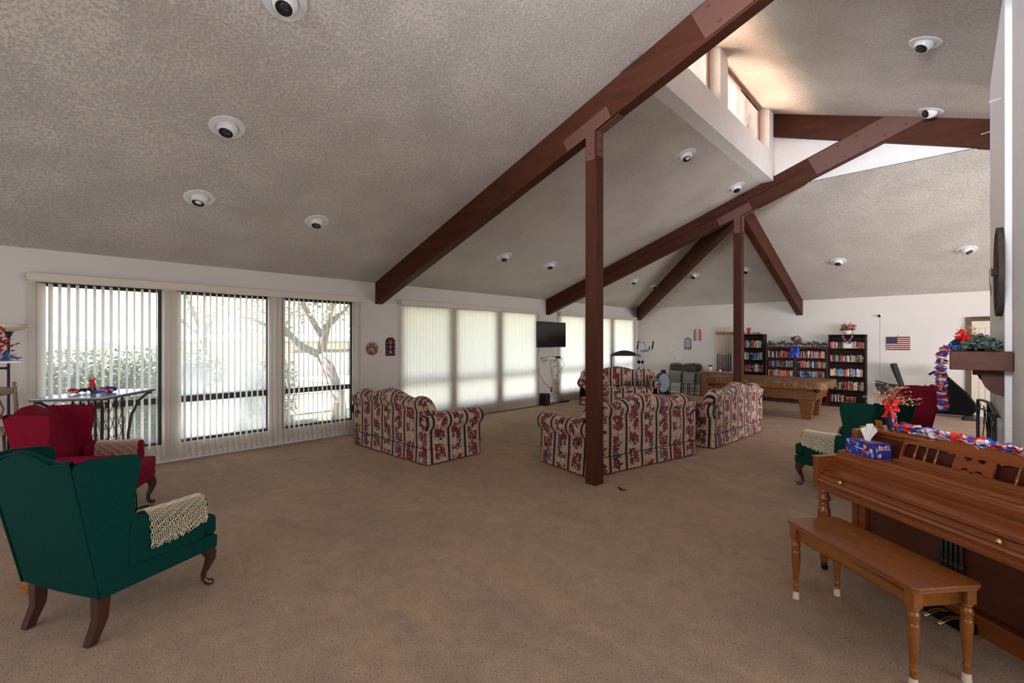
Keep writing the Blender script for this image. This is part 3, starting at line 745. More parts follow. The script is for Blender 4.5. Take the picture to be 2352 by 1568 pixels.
g2c = wing_chair('wing_chair', 'dark green wing chair standing behind the piano', (-.905, 6.29, 0), (-.92, .39), DGREENF)
r2c = wing_chair('wing_chair', 'burgundy wing chair between the dark green one and the fireplace', (-.71, 8.19, 0), (-.97, -.24), DREDF)
doily('cream crocheted cover on the right arm of the teal green chair', gc, 1)
doily('cream crocheted cover on the far arm of the crimson chair', rc, -1)
doily('cream crocheted cover on the near arm of the dark green chair', g2c, -1)

# ------------------------------------------------------------------ piano and bench (local x = along the keyboard, y = away from the player)
PW = mat('reddish_piano_wood', (.25, .066, .013), .25, .5, grain=((1.5, 24, 24), (.17, .040, .008)), coat=.35)
PWD = mat('piano_panel_wood', (.10, .024, .010), .32, .5, grain=((1.5, 24, 5), (.062, .014, .006)), coat=.2)
BW = mat('bench_wood', (.29, .098, .014), .3, .5, grain=((2, 22, 22), (.21, .064, .010)), coat=.25)
def benchtop():
    m, nt, b, N, Lk = nodes('worn_bench_top')
    tc = N('ShaderNodeTexCoord'); mp = N('ShaderNodeMapping'); mp.inputs['Scale'].default_value = (2, 26, 26); Lk(tc.outputs['Object'], mp.inputs[0])
    n1 = N('ShaderNodeTexNoise'); n1.inputs['Scale'].default_value = 1; n1.inputs['Detail'].default_value = 5; Lk(mp.outputs[0], n1.inputs['Vector'])
    r = ramp(N, [(.35, (.17, .048, .008)), (.7, (.27, .082, .014))]); Lk(n1.outputs['Fac'], r.inputs[0])
    mp2 = N('ShaderNodeMapping'); mp2.inputs['Scale'].default_value = (8, 26, 1); mp2.inputs['Rotation'].default_value = (0, 0, .15); Lk(tc.outputs['Object'], mp2.inputs[0])
    n2 = N('ShaderNodeTexNoise'); n2.inputs['Scale'].default_value = 1; n2.inputs['Detail'].default_value = 7; n2.inputs['Distortion'].default_value = 2.2; Lk(mp2.outputs[0], n2.inputs['Vector'])
    r2 = ramp(N, [(.60, (0, 0, 0)), (.66, (1, 1, 1))]); Lk(n2.outputs['Fac'], r2.inputs[0])
    g = N('ShaderNodeVectorMath'); g.operation = 'LENGTH'; mp3 = N('ShaderNodeMapping'); mp3.inputs['Location'].default_value = (.06, -.02, -.48*0); mp3.inputs['Scale'].default_value = (1, 1.6, 0); Lk(tc.outputs['Object'], mp3.inputs[0]); Lk(mp3.outputs[0], g.inputs[0])
    r3 = ramp(N, [(.12, (1, 1, 1)), (.26, (0, 0, 0))]); Lk(g.outputs['Value'], r3.inputs[0])
    mm = N('ShaderNodeMath'); mm.operation = 'MULTIPLY'; Lk(r2.outputs[0], mm.inputs[0]); Lk(r3.outputs[0], mm.inputs[1])
    m3 = N('ShaderNodeMath'); m3.operation = 'MULTIPLY'; m3.inputs[1].default_value = .75; Lk(mm.outputs[0], m3.inputs[0])
    mx = N('ShaderNodeMix'); mx.data_type = 'RGBA'; Lk(m3.outputs[0], mx.inputs[0]); Lk(r.outputs[0], mx.inputs[6]); mx.inputs[7].default_value = (.62, .36, .17, 1)
    Lk(mx.outputs[2], b.inputs['Base Color']); b.inputs['Roughness'].default_value = .28; b.inputs['Coat Weight'].default_value = .3; b.inputs['Coat Roughness'].default_value = .15
    return m
AP = (-.678, 3.972, 0); RP = math.atan2(-.636, .771)
pn = thing('piano', 'reddish brown console piano with closed keyboard lid at the right', 'piano', AP, RP)
X0, X1 = -.065, 1.43
# lower case: back body, panel, toe rail
MB().box(X0+.03, X1-.03, .36, .62, .03, .86).build('case_body', PWD, pn, bevel=.004)
MB().box(X0+.0, X0+.045, .28, .63, .0, 1.0).build('side_panel', PW, pn, bevel=.005)
MB().box(X1-.045, X1, .28, .63, .0, 1.0).build('side_panel', PW, pn, bevel=.005)
MB().box(X0+.045, X1-.045, .315, .365, .12, .60).build('lower_panel', PWD, pn, bevel=.004)
MB().box(X0+.045, X0+.10, .29, .33, .12, .60).box(X0+.02, X1-.02, .27, .40, .0, .115).box(X0+.02, X1-.02, .262, .28, .095, .115).build('toe_rail', PW, pn, bevel=.004)
q = MB()
for l in (.561, .588, .615, .642, .67): q.tube([(l, .30, .12), (l, .30, .60)], .010, 8); q.ball((l, .30, .32), (.016, .016, .03), 8, 5)
q.build('pedal_spindle', BLACKM, pn, smooth=True)
q = MB().box(.50, .78, .20, .29, .0, .055); q.build('pedal_block', DECK, pn, bevel=.004)
for l in (.56, .64, .72):
    MB().patch(lambda u, v, l=l: (l+(v-.5)*.034*(1-.35*u), .24-u*.15, .062+.018*math.sin(u*PI)-.018*u), 6, 2).build('pedal', BRASS, pn, smooth=True).modifiers.new('s', 'SOLIDIFY').thickness = .008
# key bed with moulded slip
prof = [(-.025, .595), (.32, .595), (.32, .70), (.005, .70), (-.012, .694), (-.018, .684), (-.026, .680), (-.030, .668), (-.026, .660), (-.030, .652), (-.032, .640), (-.026, .634), (-.026, .615), (-.034, .610), (-.036, .600)]
MB().prism(prof, X0+.03, X1-.03, 'x').build('key_slip', PW, pn, smooth='auto', ang=50)
MB().box(X0, X1, -.036, .30, .583, .612).build('key_bed', PW, pn, bevel=.006)
# closed lid: flat slope then rolled fall
prof = [(-.012, .700), (-.018, .706), (-.014, .713), (-.004, .715), (.002, .711), (.115, .738), (.122, .744), (.124, .752), (.118, .757), (.112, .79), (.108, .808), (.112, .824), (.122, .836), (.135, .842), (.35, .842), (.35, .702)]
MB().prism(prof, X0+.045, X1-.045, 'x').build('keyboard_lid', PW, pn, smooth='auto', ang=45)
for l in (.19, 1.12):
    kn = MB().lathe([(.004, 0), (.005, .012), (.013, .018), (.015, .026), (.010, .032), (.0005, .034)], 14, mtx=Matrix.Translation((l, -.024, .685)) @ Matrix.Rotation(PI/2, 4, 'X')).build('lid_knob', BRASS, pn, smooth=True)
# arms (cheeks)
for x in (X0, X1-.045):
    MB().prism([(-.036, .61), (.30, .61), (.30, .815), (-.036, .803)], x, x+.045, 'x').build('cheek', PW, pn, bevel=.006)
    MB().prism([(-.042, .802), (.30, .814), (.30, .824), (-.042, .812)], x-.004, x+.049, 'x').build('cheek_cap', PW, pn, bevel=.004)
# ledge mouldings and upper part
prof = [(.128, .842), (.30, .842), (.30, .858), (.16, .858), (.155, .852), (.148, .856), (.138, .856), (.132, .85)]
MB().prism(prof, X0+.045, X1-.045, 'x').build('ledge_moulding', PW, pn, smooth='auto', ang=45)
MB().box(X0+.045, X1-.045, .385, .42, .858, .985).build('upper_panel', PWD, pn, bevel=.003)
prof = [(.36, .985), (.352, .992), (.35, 1.002), (.356, 1.012), (.365, 1.016), (.64, 1.016), (.64, .985), (.375, .985), (.375, .975), (.385, .968), (.385, .985)]
MB().prism([(.375, .962), (.60, .962), (.60, .985), (.365, .985)], X0-.004, X1+.004, 'x').prism(prof[:7], X0-.012, X1+.012, 'x').build('top_lid', PW, pn, smooth='auto', ang=40)
# music desk: fretwork leaning back
def desk(z_, y_off=0):   # y on leaning plane for height z_
    return .285+(z_-.862)*.36+y_off
dk = thing.__globals__['bpy'].data.objects.new('music_desk', None); C.objects.link(dk); dk.parent = pn
LC = .725; HWD = .43
def rail(zt_fn, zb_fn, name, t=.016, x0=-HWD, x1=HWD, nx=72, par=None):
    q = MB(); vs = []; 
    for i in range(nx+1):
        x = lerp(x0, x1, i/nx); zt, zb_ = zt_fn(x), zb_fn(x)
        for yo_, z in ((0, zb_), (0, zt), (t, zt), (t, zb_)): vs.append((LC+x, desk(z, yo_), z))
    fs = [(0, 1, 2, 3), (nx*4+3, nx*4+2, nx*4+1, nx*4)]
    for i in range(nx):
        for j in range(4): fs.append((i*4+j, i*4+(j+1) % 4, i*4+4+(j+1) % 4, i*4+4+j))
    q.add(vs, fs); return q
def ztop(x):
    a = abs(x)/HWD
    s = max(0, min(1, (.95-a)/.70)); s = s*s*(3-2*s)
    return .992+.050*s-.020*max(0, 1-abs(x)/.035)**1.5
def zmid(x):
    a = abs(x)
    if a < .125: return .972
    e_ = min(1, max(0, (HWD-.012-a)/.03)); e2 = min(1, max(0, (a-.125)/.035))
    return .948+.024*math.sqrt(e_)*math.sqrt(e2)+.008*(1-a/HWD)
def zlow(x):
    a = abs(x)
    return .888+(.012*(math.cos(a*PI/.14)*.5+.5) if a < .14 else 0)
rail(lambda x: ztop(x), lambda x: zmid(x), 'top').build('top_rail', PW, dk, smooth='auto', ang=40)
rail(lambda x: zlow(x), lambda x: .862, 'low').build('bottom_rail', PW, dk, smooth='auto', ang=40)
for sx in (-1, 1):
    rail(lambda x: .985, lambda x: .88, 'end', x0=sx*HWD-.012 if sx > 0 else -HWD, x1=HWD if sx > 0 else -HWD+.012, nx=2).build('desk_stile', PW, dk)
# centre splat with two lobes cut each side
def spt(x):
    return .985
q = rail(lambda x: .975-.024*math.sqrt(max(0, 1-((abs(x)-.035)/.024)**2)) if abs(abs(x)-.035) < .024 else .975, lambda x: .886+.024*math.sqrt(max(0, 1-((abs(x)-.035)/.024)**2)) if abs(abs(x)-.035) < .024 else .886, 's', t=.014, x0=-.105, x1=.105, nx=60)
q.build('centre_splat', PW, dk, smooth='auto', ang=40)
for x in (-.34, -.275, -.21, .21, .275, .34):
    a = Vector((LC+x, desk(.884, .008), .884)); b_ = Vector((LC+x, desk(.978, .008), .978)); q = MB(); ps = [a.lerp(b_, t) for t in (0, .06, .10, .16, .22, .35, .6, .82, .88, .94, 1)]
    q.tube(ps, [.006, .008, .005, .008, .009, .0085, .005, .004, .007, .004, .006], 10); q.build('spindle', PW, dk, smooth=True)
MB().box(LC-HWD-.01, LC+HWD+.01, .255, .285, .856, .866).build('desk_ledge', PW, dk, bevel=.003)
# turned front legs on casters
for l in (0.0, X1-.065):
    z = lambda *a: a
    q = MB().lathe([(.020, .055), (.022, .07), (.027, .10), (.024, .13), (.022, .14), (.030, .16), (.032, .175), (.026, .19), (.024, .2), (.034, .30), (.040, .38), (.041, .42), (.036, .455), (.026, .468), (.034, .475), (.030, .485), (.026, .49), (.038, .505), (.040, .52), (.034, .54), (.026, .55), (.036, .56), (.038, .572), (.036, .585)], 20, c=(l, .0, 0))
    lg = q.build('leg', PW, pn, smooth=True)
    MB().box(l-.014, l+.014, -.014, .014, .035, .058).build('caster_fork', BLACKM, lg)
    MB().lathe([(.002, -.011), (.021, -.011), (.021, .011), (.002, .011)], 14, mtx=Matrix.Translation((l, .004, .022)) @ Matrix.Rotation(PI/2, 4, 'Y')).build('caster_wheel', BLACK, lg, smooth='auto')
# bench
bx, by = .70, -.325
Mx = Matrix.Translation(AP) @ Matrix.Rotation(RP, 4, 'Z'); bl = Mx @ Vector((bx, by, 0))
bn = thing('piano_bench', 'medium brown wooden piano bench with scratched top in front of the piano', 'bench', tuple(bl), RP)
BT = benchtop()
tp = MB(); hx, hy, cn = .435, .185, .022
oct_ = [(-hx+cn, -hy), (hx-cn, -hy), (hx, -hy+cn), (hx, hy-cn), (hx-cn, hy), (-hx+cn, hy), (-hx, hy-cn), (-hx, -hy+cn)]
q = MB().prism(oct_, -.009, .009, 'z').build('bench_top', BT, bn, bevel=.007, seg=3); q.location = (0, 0, .484)
q = MB().prism([(x*.985, y*.97) for x, y in oct_], .462, .476, 'z').build('top_moulding', BW, bn, bevel=.004)
q = MB(); ax, ay = .392, .148
q.box(-ax, ax, -ay, -ay+.018, .385, .463).box(-ax, ax, ay-.018, ay, .385, .463).box(-ax, -ax+.018, -ay, ay, .385, .463).box(ax-.018, ax, -ay, ay, .385, .463)
q.build('apron', BW, bn, bevel=.002)
RUB = mat('cream_rubber_tip', (.74, .66, .52), .6, .3)
for sx in (-1, 1):
    for sy in (-1, 1):
        c_ = (sx*.385, sy*.145, 0)
        lg = MB().lathe([(.014, .04), (.017, .05), (.0145, .058), (.013, .065), (.018, .075), (.0185, .085), (.013, .095), (.016, .12), (.021, .19), (.025, .26), (.026, .29), (.024, .305), (.020, .312), (.024, .318), (.020, .325), (.026, .335), (.026, .35), (.021, .362), (.018, .368), (.025, .374), (.025, .385)], 18, c=c_).build('leg', BW, bn, smooth=True)
        MB().box(c_[0]-.026, c_[0]+.026, c_[1]-.026, c_[1]+.026, .383, .464).build('leg_block', BW, lg, bevel=.005)
        MB().lathe([(.0195, 0), (.020, .006), (.0165, .045), (.0150, .046)], 18, c=c_).build('rubber_tip', RUB, lg, smooth='auto')
# tissue box
def tissue_mat():
    m, nt, b, N, Lk = nodes('printed_tissue_box')
    tc = N('ShaderNodeTexCoord'); v = N('ShaderNodeTexVoronoi'); v.inputs['Scale'].default_value = 34; v.inputs['Randomness'].default_value = .9
    mp = N('ShaderNodeMapping'); mp.inputs['Rotation'].default_value = (.5, .6, .4); mp.inputs['Scale'].default_value = (1, 1.5, .9); Lk(tc.outputs['Object'], mp.inputs[0]); Lk(mp.outputs[0], v.inputs['Vector'])
    s = N('ShaderNodeSeparateXYZ'); Lk(v.outputs['Color'], s.inputs[0])
    r = ramp(N, [(0, '#2b2f8c'), (.3, '#4f9fd0'), (.45, '#d65a78'), (.58, '#c9c4bb'), (.7, '#d8a24a'), (.78, '#2b2f8c'), (.9, '#c64038')], 'CONSTANT'); Lk(s.outputs[0], r.inputs[0])
    lt = N('ShaderNodeMath'); lt.operation = 'LESS_THAN'; lt.inputs[1].default_value = .46; Lk(v.outputs['Distance'], lt.inputs[0])
    mx = N('ShaderNodeMix'); mx.data_type = 'RGBA'; Lk(lt.outputs[0], mx.inputs[0]); mx.inputs[6].default_value = (*srgb('#2a2a85'), 1); Lk(r.outputs[0], mx.inputs[7]); Lk(mx.outputs[2], b.inputs['Base Color'])
    b.inputs['Roughness'].default_value = .4; return m
TB = tissue_mat()
NAVY = mat('box_edge_blue', '#22247c', .4, .4)
WPRINT = mat('white_print', '#d8dae6', .5, .3)
bl = Mx @ Vector((.147, .205, .858))
tb = thing('tissue_box', 'blue patterned tissue box with one tissue standing up on the piano ledge', 'tissue box', tuple(bl), RP)
MB().box(-.117, .117, -.062, .062, 0, .096).build('carton', TB, tb, bevel=.002)
q = MB()
for sx in (-1, 1):
    for sy in (-1, 1): q.cbox((sx*.1155, sy*.0605, .048), (.006, .006, .097))
for z in (.002, .095):
    for sy in (-1, 1): q.cbox((0, sy*.0605, z), (.236, .006, .006))
    for sx in (-1, 1): q.cbox((sx*.1155, 0, z), (.006, .125, .006))
q.build('carton_edge', NAVY, tb)
def text(body, size, parent, loc, rot, m, name='lettering', ext=.0008, align='CENTER', font=None, sx=1):
    cu = bpy.data.curves.new(name, 'FONT'); cu.body = body; cu.size = size; cu.extrude = ext; cu.align_x = align; cu.align_y = 'CENTER'
    o = bpy.data.objects.new(name, cu); C.objects.link(o); o.parent = parent; o.location = loc; o.rotation_euler = rot; cu.materials.append(m)
    bpy.context.view_layer.update(); me = bpy.data.meshes.new_from_object(o.evaluated_get(bpy.context.evaluated_depsgraph_get())); me.name = name
    bpy.data.objects.remove(o); q_ = bpy.data.objects.new(name, me); C.objects.link(q_); q_.parent = parent; q_.location = loc; q_.rotation_euler = rot
    if not me.materials: me.materials.append(m)
    return q_
q = MB().prism([(-.032, .040), (-.030, .062), (.004, .066), (.028, .058), (.030, .038), (.0, .034)], -.0632, -.0640, 'y'); q.build('logo_patch', mat('logo_blue', '#1c2b9a', .5, .3), tb)
text('Kleenex', .020, tb, (0, -.0645, .051), (PI/2, .06, 0), WPRINT)
text('CREATE', .012, tb, (.1188, 0, .076), (PI/2, 0, PI/2), WPRINT)
text('BACK TO SCHOOL', .012, tb, (.1188, 0, .060), (PI/2, 0, PI/2), WPRINT)
TISS = mat('white_tissue', (.80, .77, .72), .9, .1)
q = MB()
def tiss(u, v):
    a = lerp(-.9, 1.0, u); h_ = v*.125; wd = .016+.050*min(1, v*1.2)
    return (a*wd*1.15-.004+(.03*v if a < 0 else .012*v), .012*math.sin(a*4+1)*v+.008*math.sin(a*9)*v, .094+h_*(1-.28*a*a*v)*(1-.15*(a < -.5))*1.0)
q.patch(tiss, 26, 14); q.build('tissue', TISS, tb, smooth=True)
MB().patch(lambda u, v: ((u-.5)*.13, (v-.5)*.035*math.sqrt(max(.05, 1-(2*u-1)**2)), .0968), 12, 2).build('opening_film', mat('pink_flap', '#b88a86', .5, .3), tb)

# ------------------------------------------------------------------ garlands, bows, arrangements
PR = mat('red_petal', '#e8301c', .75, .2); PWh = mat('white_petal', '#f0dcdf', .75, .2); PB = mat('blue_petal', '#3a62cc', .75, .2)
def flower(q, c, r, nrm, r_, lobes=5):
    """ruffled petal disc"""
    nrm = Vector(nrm).normalized(); u = nrm.orthogonal().normalized(); w_ = nrm.cross(u); n = lobes*4; ph = r_.random()*6; vs = [Vector(c)]
    for ring, rr in ((1, .5), (2, 1.0)):
        for j in range(n):
            a = 2*PI*j/n; lob = .84+.16*abs(math.sin(lobes*a/2+ph)); rad = r*rr*(lob if ring == 2 else 1)
            vs.append(Vector(c)+(u*math.cos(a)+w_*math.sin(a))*rad+nrm*(r*.20*math.sin(a*2+ph*2)*rr + r_.uniform(-.05, .05)*r))
    fs = [(0, 1+j, 1+(j+1) % n) for j in range(n)]+[(1+j, 1+n+j, 1+n+(j+1) % n, 1+(j+1) % n) for j in range(n)]
    q.add(vs, fs)
def garland(label, path, step, r, seed=1, group=None, flat=.5, jit=.012, name='flower_garland', cord=True, along=True):
    r_ = random.Random(seed); path = [Vector(p) for p in path]; seg = []; L_ = 0
    for a, b_ in zip(path, path[1:]): seg.append((L_, a, b_)); L_ += (b_-a).length
    root = thing(name, label, 'garland', tuple(path[0]), 0, group); qs = [MB(), MB(), MB()]; k_ = 0; d = 0
    while d < L_:
        s0, a, b_ = [s for s in seg if s[0] <= d][-1]; dr = (b_-a).normalized(); p = a+dr*(d-s0)+Vector([r_.uniform(-jit, jit) for _ in range(3)])*1.0-path[0]
        if not along: p.z = max(p.z, r*.3+path[0].z*0)
        nr = dr if along else (dr*.25+Vector((r_.uniform(-.6, .6), r_.uniform(-.6, .6), 1)))
        flower(qs[[0, 1, 2][k_//2 % 3] if along else r_.choice((0, 1, 2))], p, r*r_.uniform(.8, 1.1), nr, r_); k_ += 1; d += step*r_.uniform(.8, 1.2)
    for q, m, n_ in zip(qs, (PR, PWh, PB), ('red_petals', 'white_petals', 'blue_petals')):
        if q.v: q.build(n_, m, root, smooth=True)
    if cord: MB().tube([p-path[0] for p in path], .0025, 5).build('string', WHITEP, root, smooth=True)
    return root
def pw(l, d, z): return Mx @ Vector((l, d, z))
# along the piano top
pts = [pw(.16, .46, 1.035), pw(.30, .47, 1.035), pw(.45, .44, 1.038), pw(.60, .45, 1.035), pw(.75, .44, 1.036), pw(.9, .42, 1.036), pw(1.1, .42, 1.036), pw(1.35, .43, 1.036)]
garland('red, white and blue silk flower garland lying along the piano top', pts, .0125, .045, 3, None, jit=.014, along=False)
# hanging off the mantel
mz = 1.56
pts = [Vector((-.06, 5.72, mz+.02)), Vector((-.08, 5.70, mz-.03)), Vector((-.088, 5.70, mz-.2)), Vector((-.07, 5.70, mz-.54))]
garland('red, white and blue garland hanging down from the mantel shelf', [tuple(p) for p in pts], .0105, .044, 4, None, jit=.004)
STARN = mat('navy_cloth', '#141a44', .7, .2)
def starry():
    m, nt, b, N, Lk = nodes('navy_star_cloth')
    tc = N('ShaderNodeTexCoord'); v = N('ShaderNodeTexVoronoi'); v.inputs['Scale'].default_value = 48; v.inputs['Randomness'].default_value = .45; Lk(tc.outputs['Object'], v.inputs['Vector'])
    lt = N('ShaderNodeMath'); lt.operation = 'LESS_THAN'; lt.inputs[1].default_value = .27; Lk(v.outputs['Distance'], lt.inputs[0])
    mx = N('ShaderNodeMix'); mx.data_type = 'RGBA'; Lk(lt.outputs[0], mx.inputs[0]); mx.inputs[6].default_value = (*srgb('#12163c'), 1); mx.inputs[7].default_value = (.78, .76, .8, 1); Lk(mx.outputs[2], b.inputs['Base Color']); b.inputs['Roughness'].default_value = .7; return m
STARRY = starry(); REDB = mat('red_satin_ribbon', '#d8100c', .5, .4); FOILR = mat('red_foil', (.55, .02, .02), .25, .5, .8); GOLD = mat('gold_star', '#cdb26f', .35, .5, .4); WIRE = mat('pink_tinsel_wire', '#c85a5a', .35, .5, .3)
BLUEB = mat('blue_satin_ribbon', '#1247c8', .35, .5)
def bow(m, parent, loc, s, rot=(0, 0, 0), tails=1):
    q = MB()
    for sx in (-1, 1):
        q.patch(lambda u, v, sx=sx: (sx*(.006+math.sin(u*PI*.96)*0+u*.055*(1-.0)), .012*math.cos(u*6.28)*(1 if v < .5 else 1)+.012*math.sin(v*9), (.018+.03*u)*(2*v-1)+.012), 8, 6)
        if tails: q.patch(lambda u, v, sx=sx: (sx*(.004+u*.034)+(v-.5)*.032*(1+.5*u), -.006+.008*math.sin(v*6+u*3), -.006-u*.085+(.014*abs(v-.5)*2 if u > .98 else 0)), 8, 5)
    q.ball((0, -.004, .008), (.012, .010, .014), 8, 6)
    o = q.build('bow', m, parent, smooth=True, merge=False); o.location = loc; o.rotation_euler = rot; o.scale = (s, s, s); return o
def star_pts(c, r, nrm, q):
    nrm = Vector(nrm).normalized(); u = nrm.orthogonal().normalized(); w_ = nrm.cross(u); c = Vector(c); vs = [c+nrm*r*.15, c-nrm*r*.15]
    for j in range(10):
        a = PI*j/5; rr = r if j % 2 == 0 else r*.42; vs.append(c+(u*math.cos(a)+w_*math.sin(a))*rr)
    q.add(vs, [(0, 2+j, 2+(j+1) % 10) for j in range(10)]+[(1, 2+(j+1) % 10, 2+j) for j in range(10)])
def spray(parent, z0, n, R_, H_, seed, star=GOLD, wire=WIRE, ns=None, sr=.010, wr=.0009):
    r_ = random.Random(seed); qw, qs = MB(), MB()
    for i in range(n):
        a = r_.random()*2*PI; rr = R_*r_.random()**.6; hh = H_*(r_.uniform(.45, 1)) if rr < R_*.6 else H_*r_.uniform(.1, .6)
        p = [(0, 0, z0), (math.cos(a)*rr*.25, math.sin(a)*rr*.25, z0+hh*.6), (math.cos(a)*rr*.7, math.sin(a)*rr*.7, z0+hh*.95), (math.cos(a)*rr, math.sin(a)*rr, z0+hh)]
        qw.tube(p, wr, 4)
        for k_ in range(2): star_pts([c_+r_.uniform(-.008, .008) for c_ in p[3-k_]], sr*r_.uniform(.6, 1.1), (r_.uniform(-1, 1), r_.uniform(-1, 1), r_.uniform(-.5, 1)), qs)
    qw.build('wire_stems', wire, parent, smooth=True, merge=False); qs.build('star_picks', star, parent, merge=False)
def arrangement(label, loc, s, seed, rot=0, n=34, H_=.13, R_=.10, rb=0):
    root = thing('patriotic_arrangement', label, 'decoration', loc, rot, 'star spray arrangements with red bows'); root.scale = (s, s, s)
    MB().lathe([(.026, 0), (.029, .01), (.031, .06), (.024, .13), (.014, .155), (.016, .17)], 18).build('wrapped_vase', STARRY, root, smooth='auto')
    bow(REDB, root, (0, -.020, .160), 1.0, (0, 0, rb))
    spray(root, .16, n, R_, H_, seed)
    return root
pv = pw(.045, .50, 1.016)
ar = arrangement('star-cloth vase with red bow and gold star picks on the piano\'s left end', tuple(pv), 1.0, 5, RP, 80, .15, .18)
q = MB().lathe([(.024, 0), (.032, .012), (.030, .035), (.020, .05), (.012, .055)], 14).build('foil_votive', FOILR, None, smooth=True); q.location = pw(.115, .52, 1.016); tag(q, 'small crinkled red foil votive beside the star-cloth vase on the piano', 'candle holder')
q = MB().prism([(-.022, 0), (.03, 0), (.024, .05), (-.026, .05)], 0, .012, 'y').build('photo_frame', BW, None, bevel=.002); q.location = pw(.0, .44, 1.016); q.rotation_euler = (.25, 0, RP); tag(q, 'small wooden frame hidden behind the tissue on the piano', 'picture frame')

# ------------------------------------------------------------------ fireplace: mantel, plants, screen, wheel
DBR = mat('mantel_brown', (.13, .047, .028), .6, .3, grain=((9, 1.2, 9), (.085, .03, .018)), bump=(14, .25, .005))
mt = thing('mantel_shelf', 'thick dark brown mantel beam with curved bracket at the right edge', 'mantel', (CH, 5.75, 1.39))
MB().box(-.355, .04, 0, 2.1, 0, .165).build('shelf', DBR, mt, bevel=.008)
for y in (.28, 1.55):
    q = MB(); pl_ = [(-.20, .0), (-.20, -.055), (-.155, -.055)]
    for i in range(9): a = PI/2*i/8; pl_.append((-.145+.14*(1-math.cos(a)), -.06-.175*math.sin(a)))
    pl_ += [(-.0, -.235), (.0, 0)]
    q.prism(pl_, y, y+.09, 'y'); q.build('bracket', DBR, mt, bevel=.003)
IVY = mat('ivy_leaf', (.055, .10, .075), .5, .4, noise=(30, (.17, .24, .20), .35, .65))
FERN = mat('garland_leaf', (.03, .075, .04), .5, .4, noise=(30, (.07, .14, .09), .35, .65))
def leaves(q, n, fn, size, seed, up=.5):
    r_ = random.Random(seed)
    for i in range(n):
        p = Vector(fn(r_)); d = Vector((r_.uniform(-1, 1), r_.uniform(-1, 1), r_.uniform(-.4, up))).normalized(); s = size*r_.uniform(.6, 1.2)
        sd = d.orthogonal().normalized(); sd = (Matrix.Rotation(r_.random()*6, 3, d) @ sd); nn = d.cross(sd)
        q.add([p, p+d*s*.35+sd*s*.32+nn*s*.08, p+d*s*.75+sd*s*.2, p+d*s, p+d*s*.75-sd*s*.2, p+d*s*.35-sd*s*.32+nn*s*.08, p+d*s*.5-nn*s*.06], [(0, 1, 6), (1, 2, 6), (2, 3, 6), (3, 4, 6), (4, 5, 6), (5, 0, 6)])
iv = thing('ivy_plant', 'bushy variegated artificial ivy lying on the mantel shelf', 'plant', (.15, 6.25, 1.556))
q = MB()
def ivf(r_):
    a, b_ = r_.random()*2*PI, r_.random()**.5; x, y = math.cos(a)*b_*.17, math.sin(a)*b_*.42
    return (x, y, .015+r_.random()**.8*.14*math.sqrt(max(.05, 1-b_*b_*.9)))
leaves(q, 1100, ivf, .038, 8); q.build('foliage', IVY, iv, smooth=True, merge=False)
MB().lathe([(.06, 0), (.09, .05), (.085, .055)], 14).build('basket', mat('dark_basket', (.05, .03, .02), .8, .2), iv, smooth='auto')
ma = arrangement('star-cloth vase tipped over with red bow and copper stars on the mantel end', (.03, 5.86, 1.60), 1.0, 21, .6, 60, .15, .085)
ma.rotation_euler = (math.radians(-35), math.radians(48), .2); ma.location = (-.02, 5.90, 1.595)
bs = thing('blue_bow_pick', 'navy and blue ribbon curls at the corner of the mantel shelf', 'decoration', (-.02, 5.82, 1.56))
q = MB()
for i in range(14):
    a = i*.45; q.tube([(0, 0, .015), (math.cos(a)*.03, math.sin(a)*.03-.01, .04), (math.cos(a)*.06, math.sin(a)*.05-.01, .03+.02*math.sin(i))], [.006, .008, .002], 5)
q.build('ribbon_curls', PB, bs, smooth=True)
# wagon wheel
WHW = mat('weathered_wheel_wood', (.085, .062, .055), .85, .2, grain=((4, 4, 4), (.045, .032, .030)), bump=(40, .4, .004))
wh = thing('wagon_wheel', 'dark weathered wooden wagon wheel hung on the chimney', 'wheel', (CH-.002, 6.25, 2.287)); RW = .41
def ringx(q, r0, r1, x0, x1, n=48):
    vs = []
    for j in range(n):
        a = 2*PI*j/n
        for r_, x in ((r0, x0), (r1, x0), (r1, x1), (r0, x1)): vs.append((x, r_*math.cos(a), r_*math.sin(a)))
    q.add(vs, [(j*4+k_, j*4+(k_+1) % 4, ((j+1) % n)*4+(k_+1) % 4, ((j+1) % n)*4+k_) for j in range(n) for k_ in range(4)])
q = MB(); ringx(q, RW-.045, RW, -.04, -.002); q.build('rim', WHW, wh, smooth='auto')
q = MB()
for i in range(10):
    a = 2*PI*i/10; q.tube([(-.022, math.cos(a)*.05, math.sin(a)*.05), (-.022, math.cos(a)*.18, math.sin(a)*.18), (-.022, math.cos(a)*(RW-.04), math.sin(a)*(RW-.04))], [.013, .017, .012], 8)
q.build('spokes', WHW, wh, smooth=True)
MB().lathe([(.0001, 0), (.055, 0), (.055, .045), (.035, .055), (.035, .07), (.0001, .07)], 18, mtx=Matrix.Rotation(-PI/2, 4, 'Y')).build('hub', WHW, wh, smooth='auto')
q = MB()
for i in range(5): q.tube([(-.07, -.02+.01*i, .05), (-.085, -.04-.01*i, 0), (-.08, -.05+.012*i, -.08), (-.07, -.06+.02*i, -.14-.02*i)], .003, 4)
q.build('twine_bow', mat('jute', (.35, .25, .15), .9, .1), wh, smooth=True)
# nails in chimney
for (y, z, lab) in ((6.4, 3.955, 'white nail high on the chimney plaster'), (8.15, 4.21, 'white nail sticking out below the upper beam')):
    o = MB().tube([(CH, y, z), (CH-.075, y-.03, z-.02)], [.004, .004], 6).ball((CH-.076, y-.03, z-.02), .008, 6, 4).build('nail', WHITEP); tag(o, lab, 'nail', 'nails in the chimney')
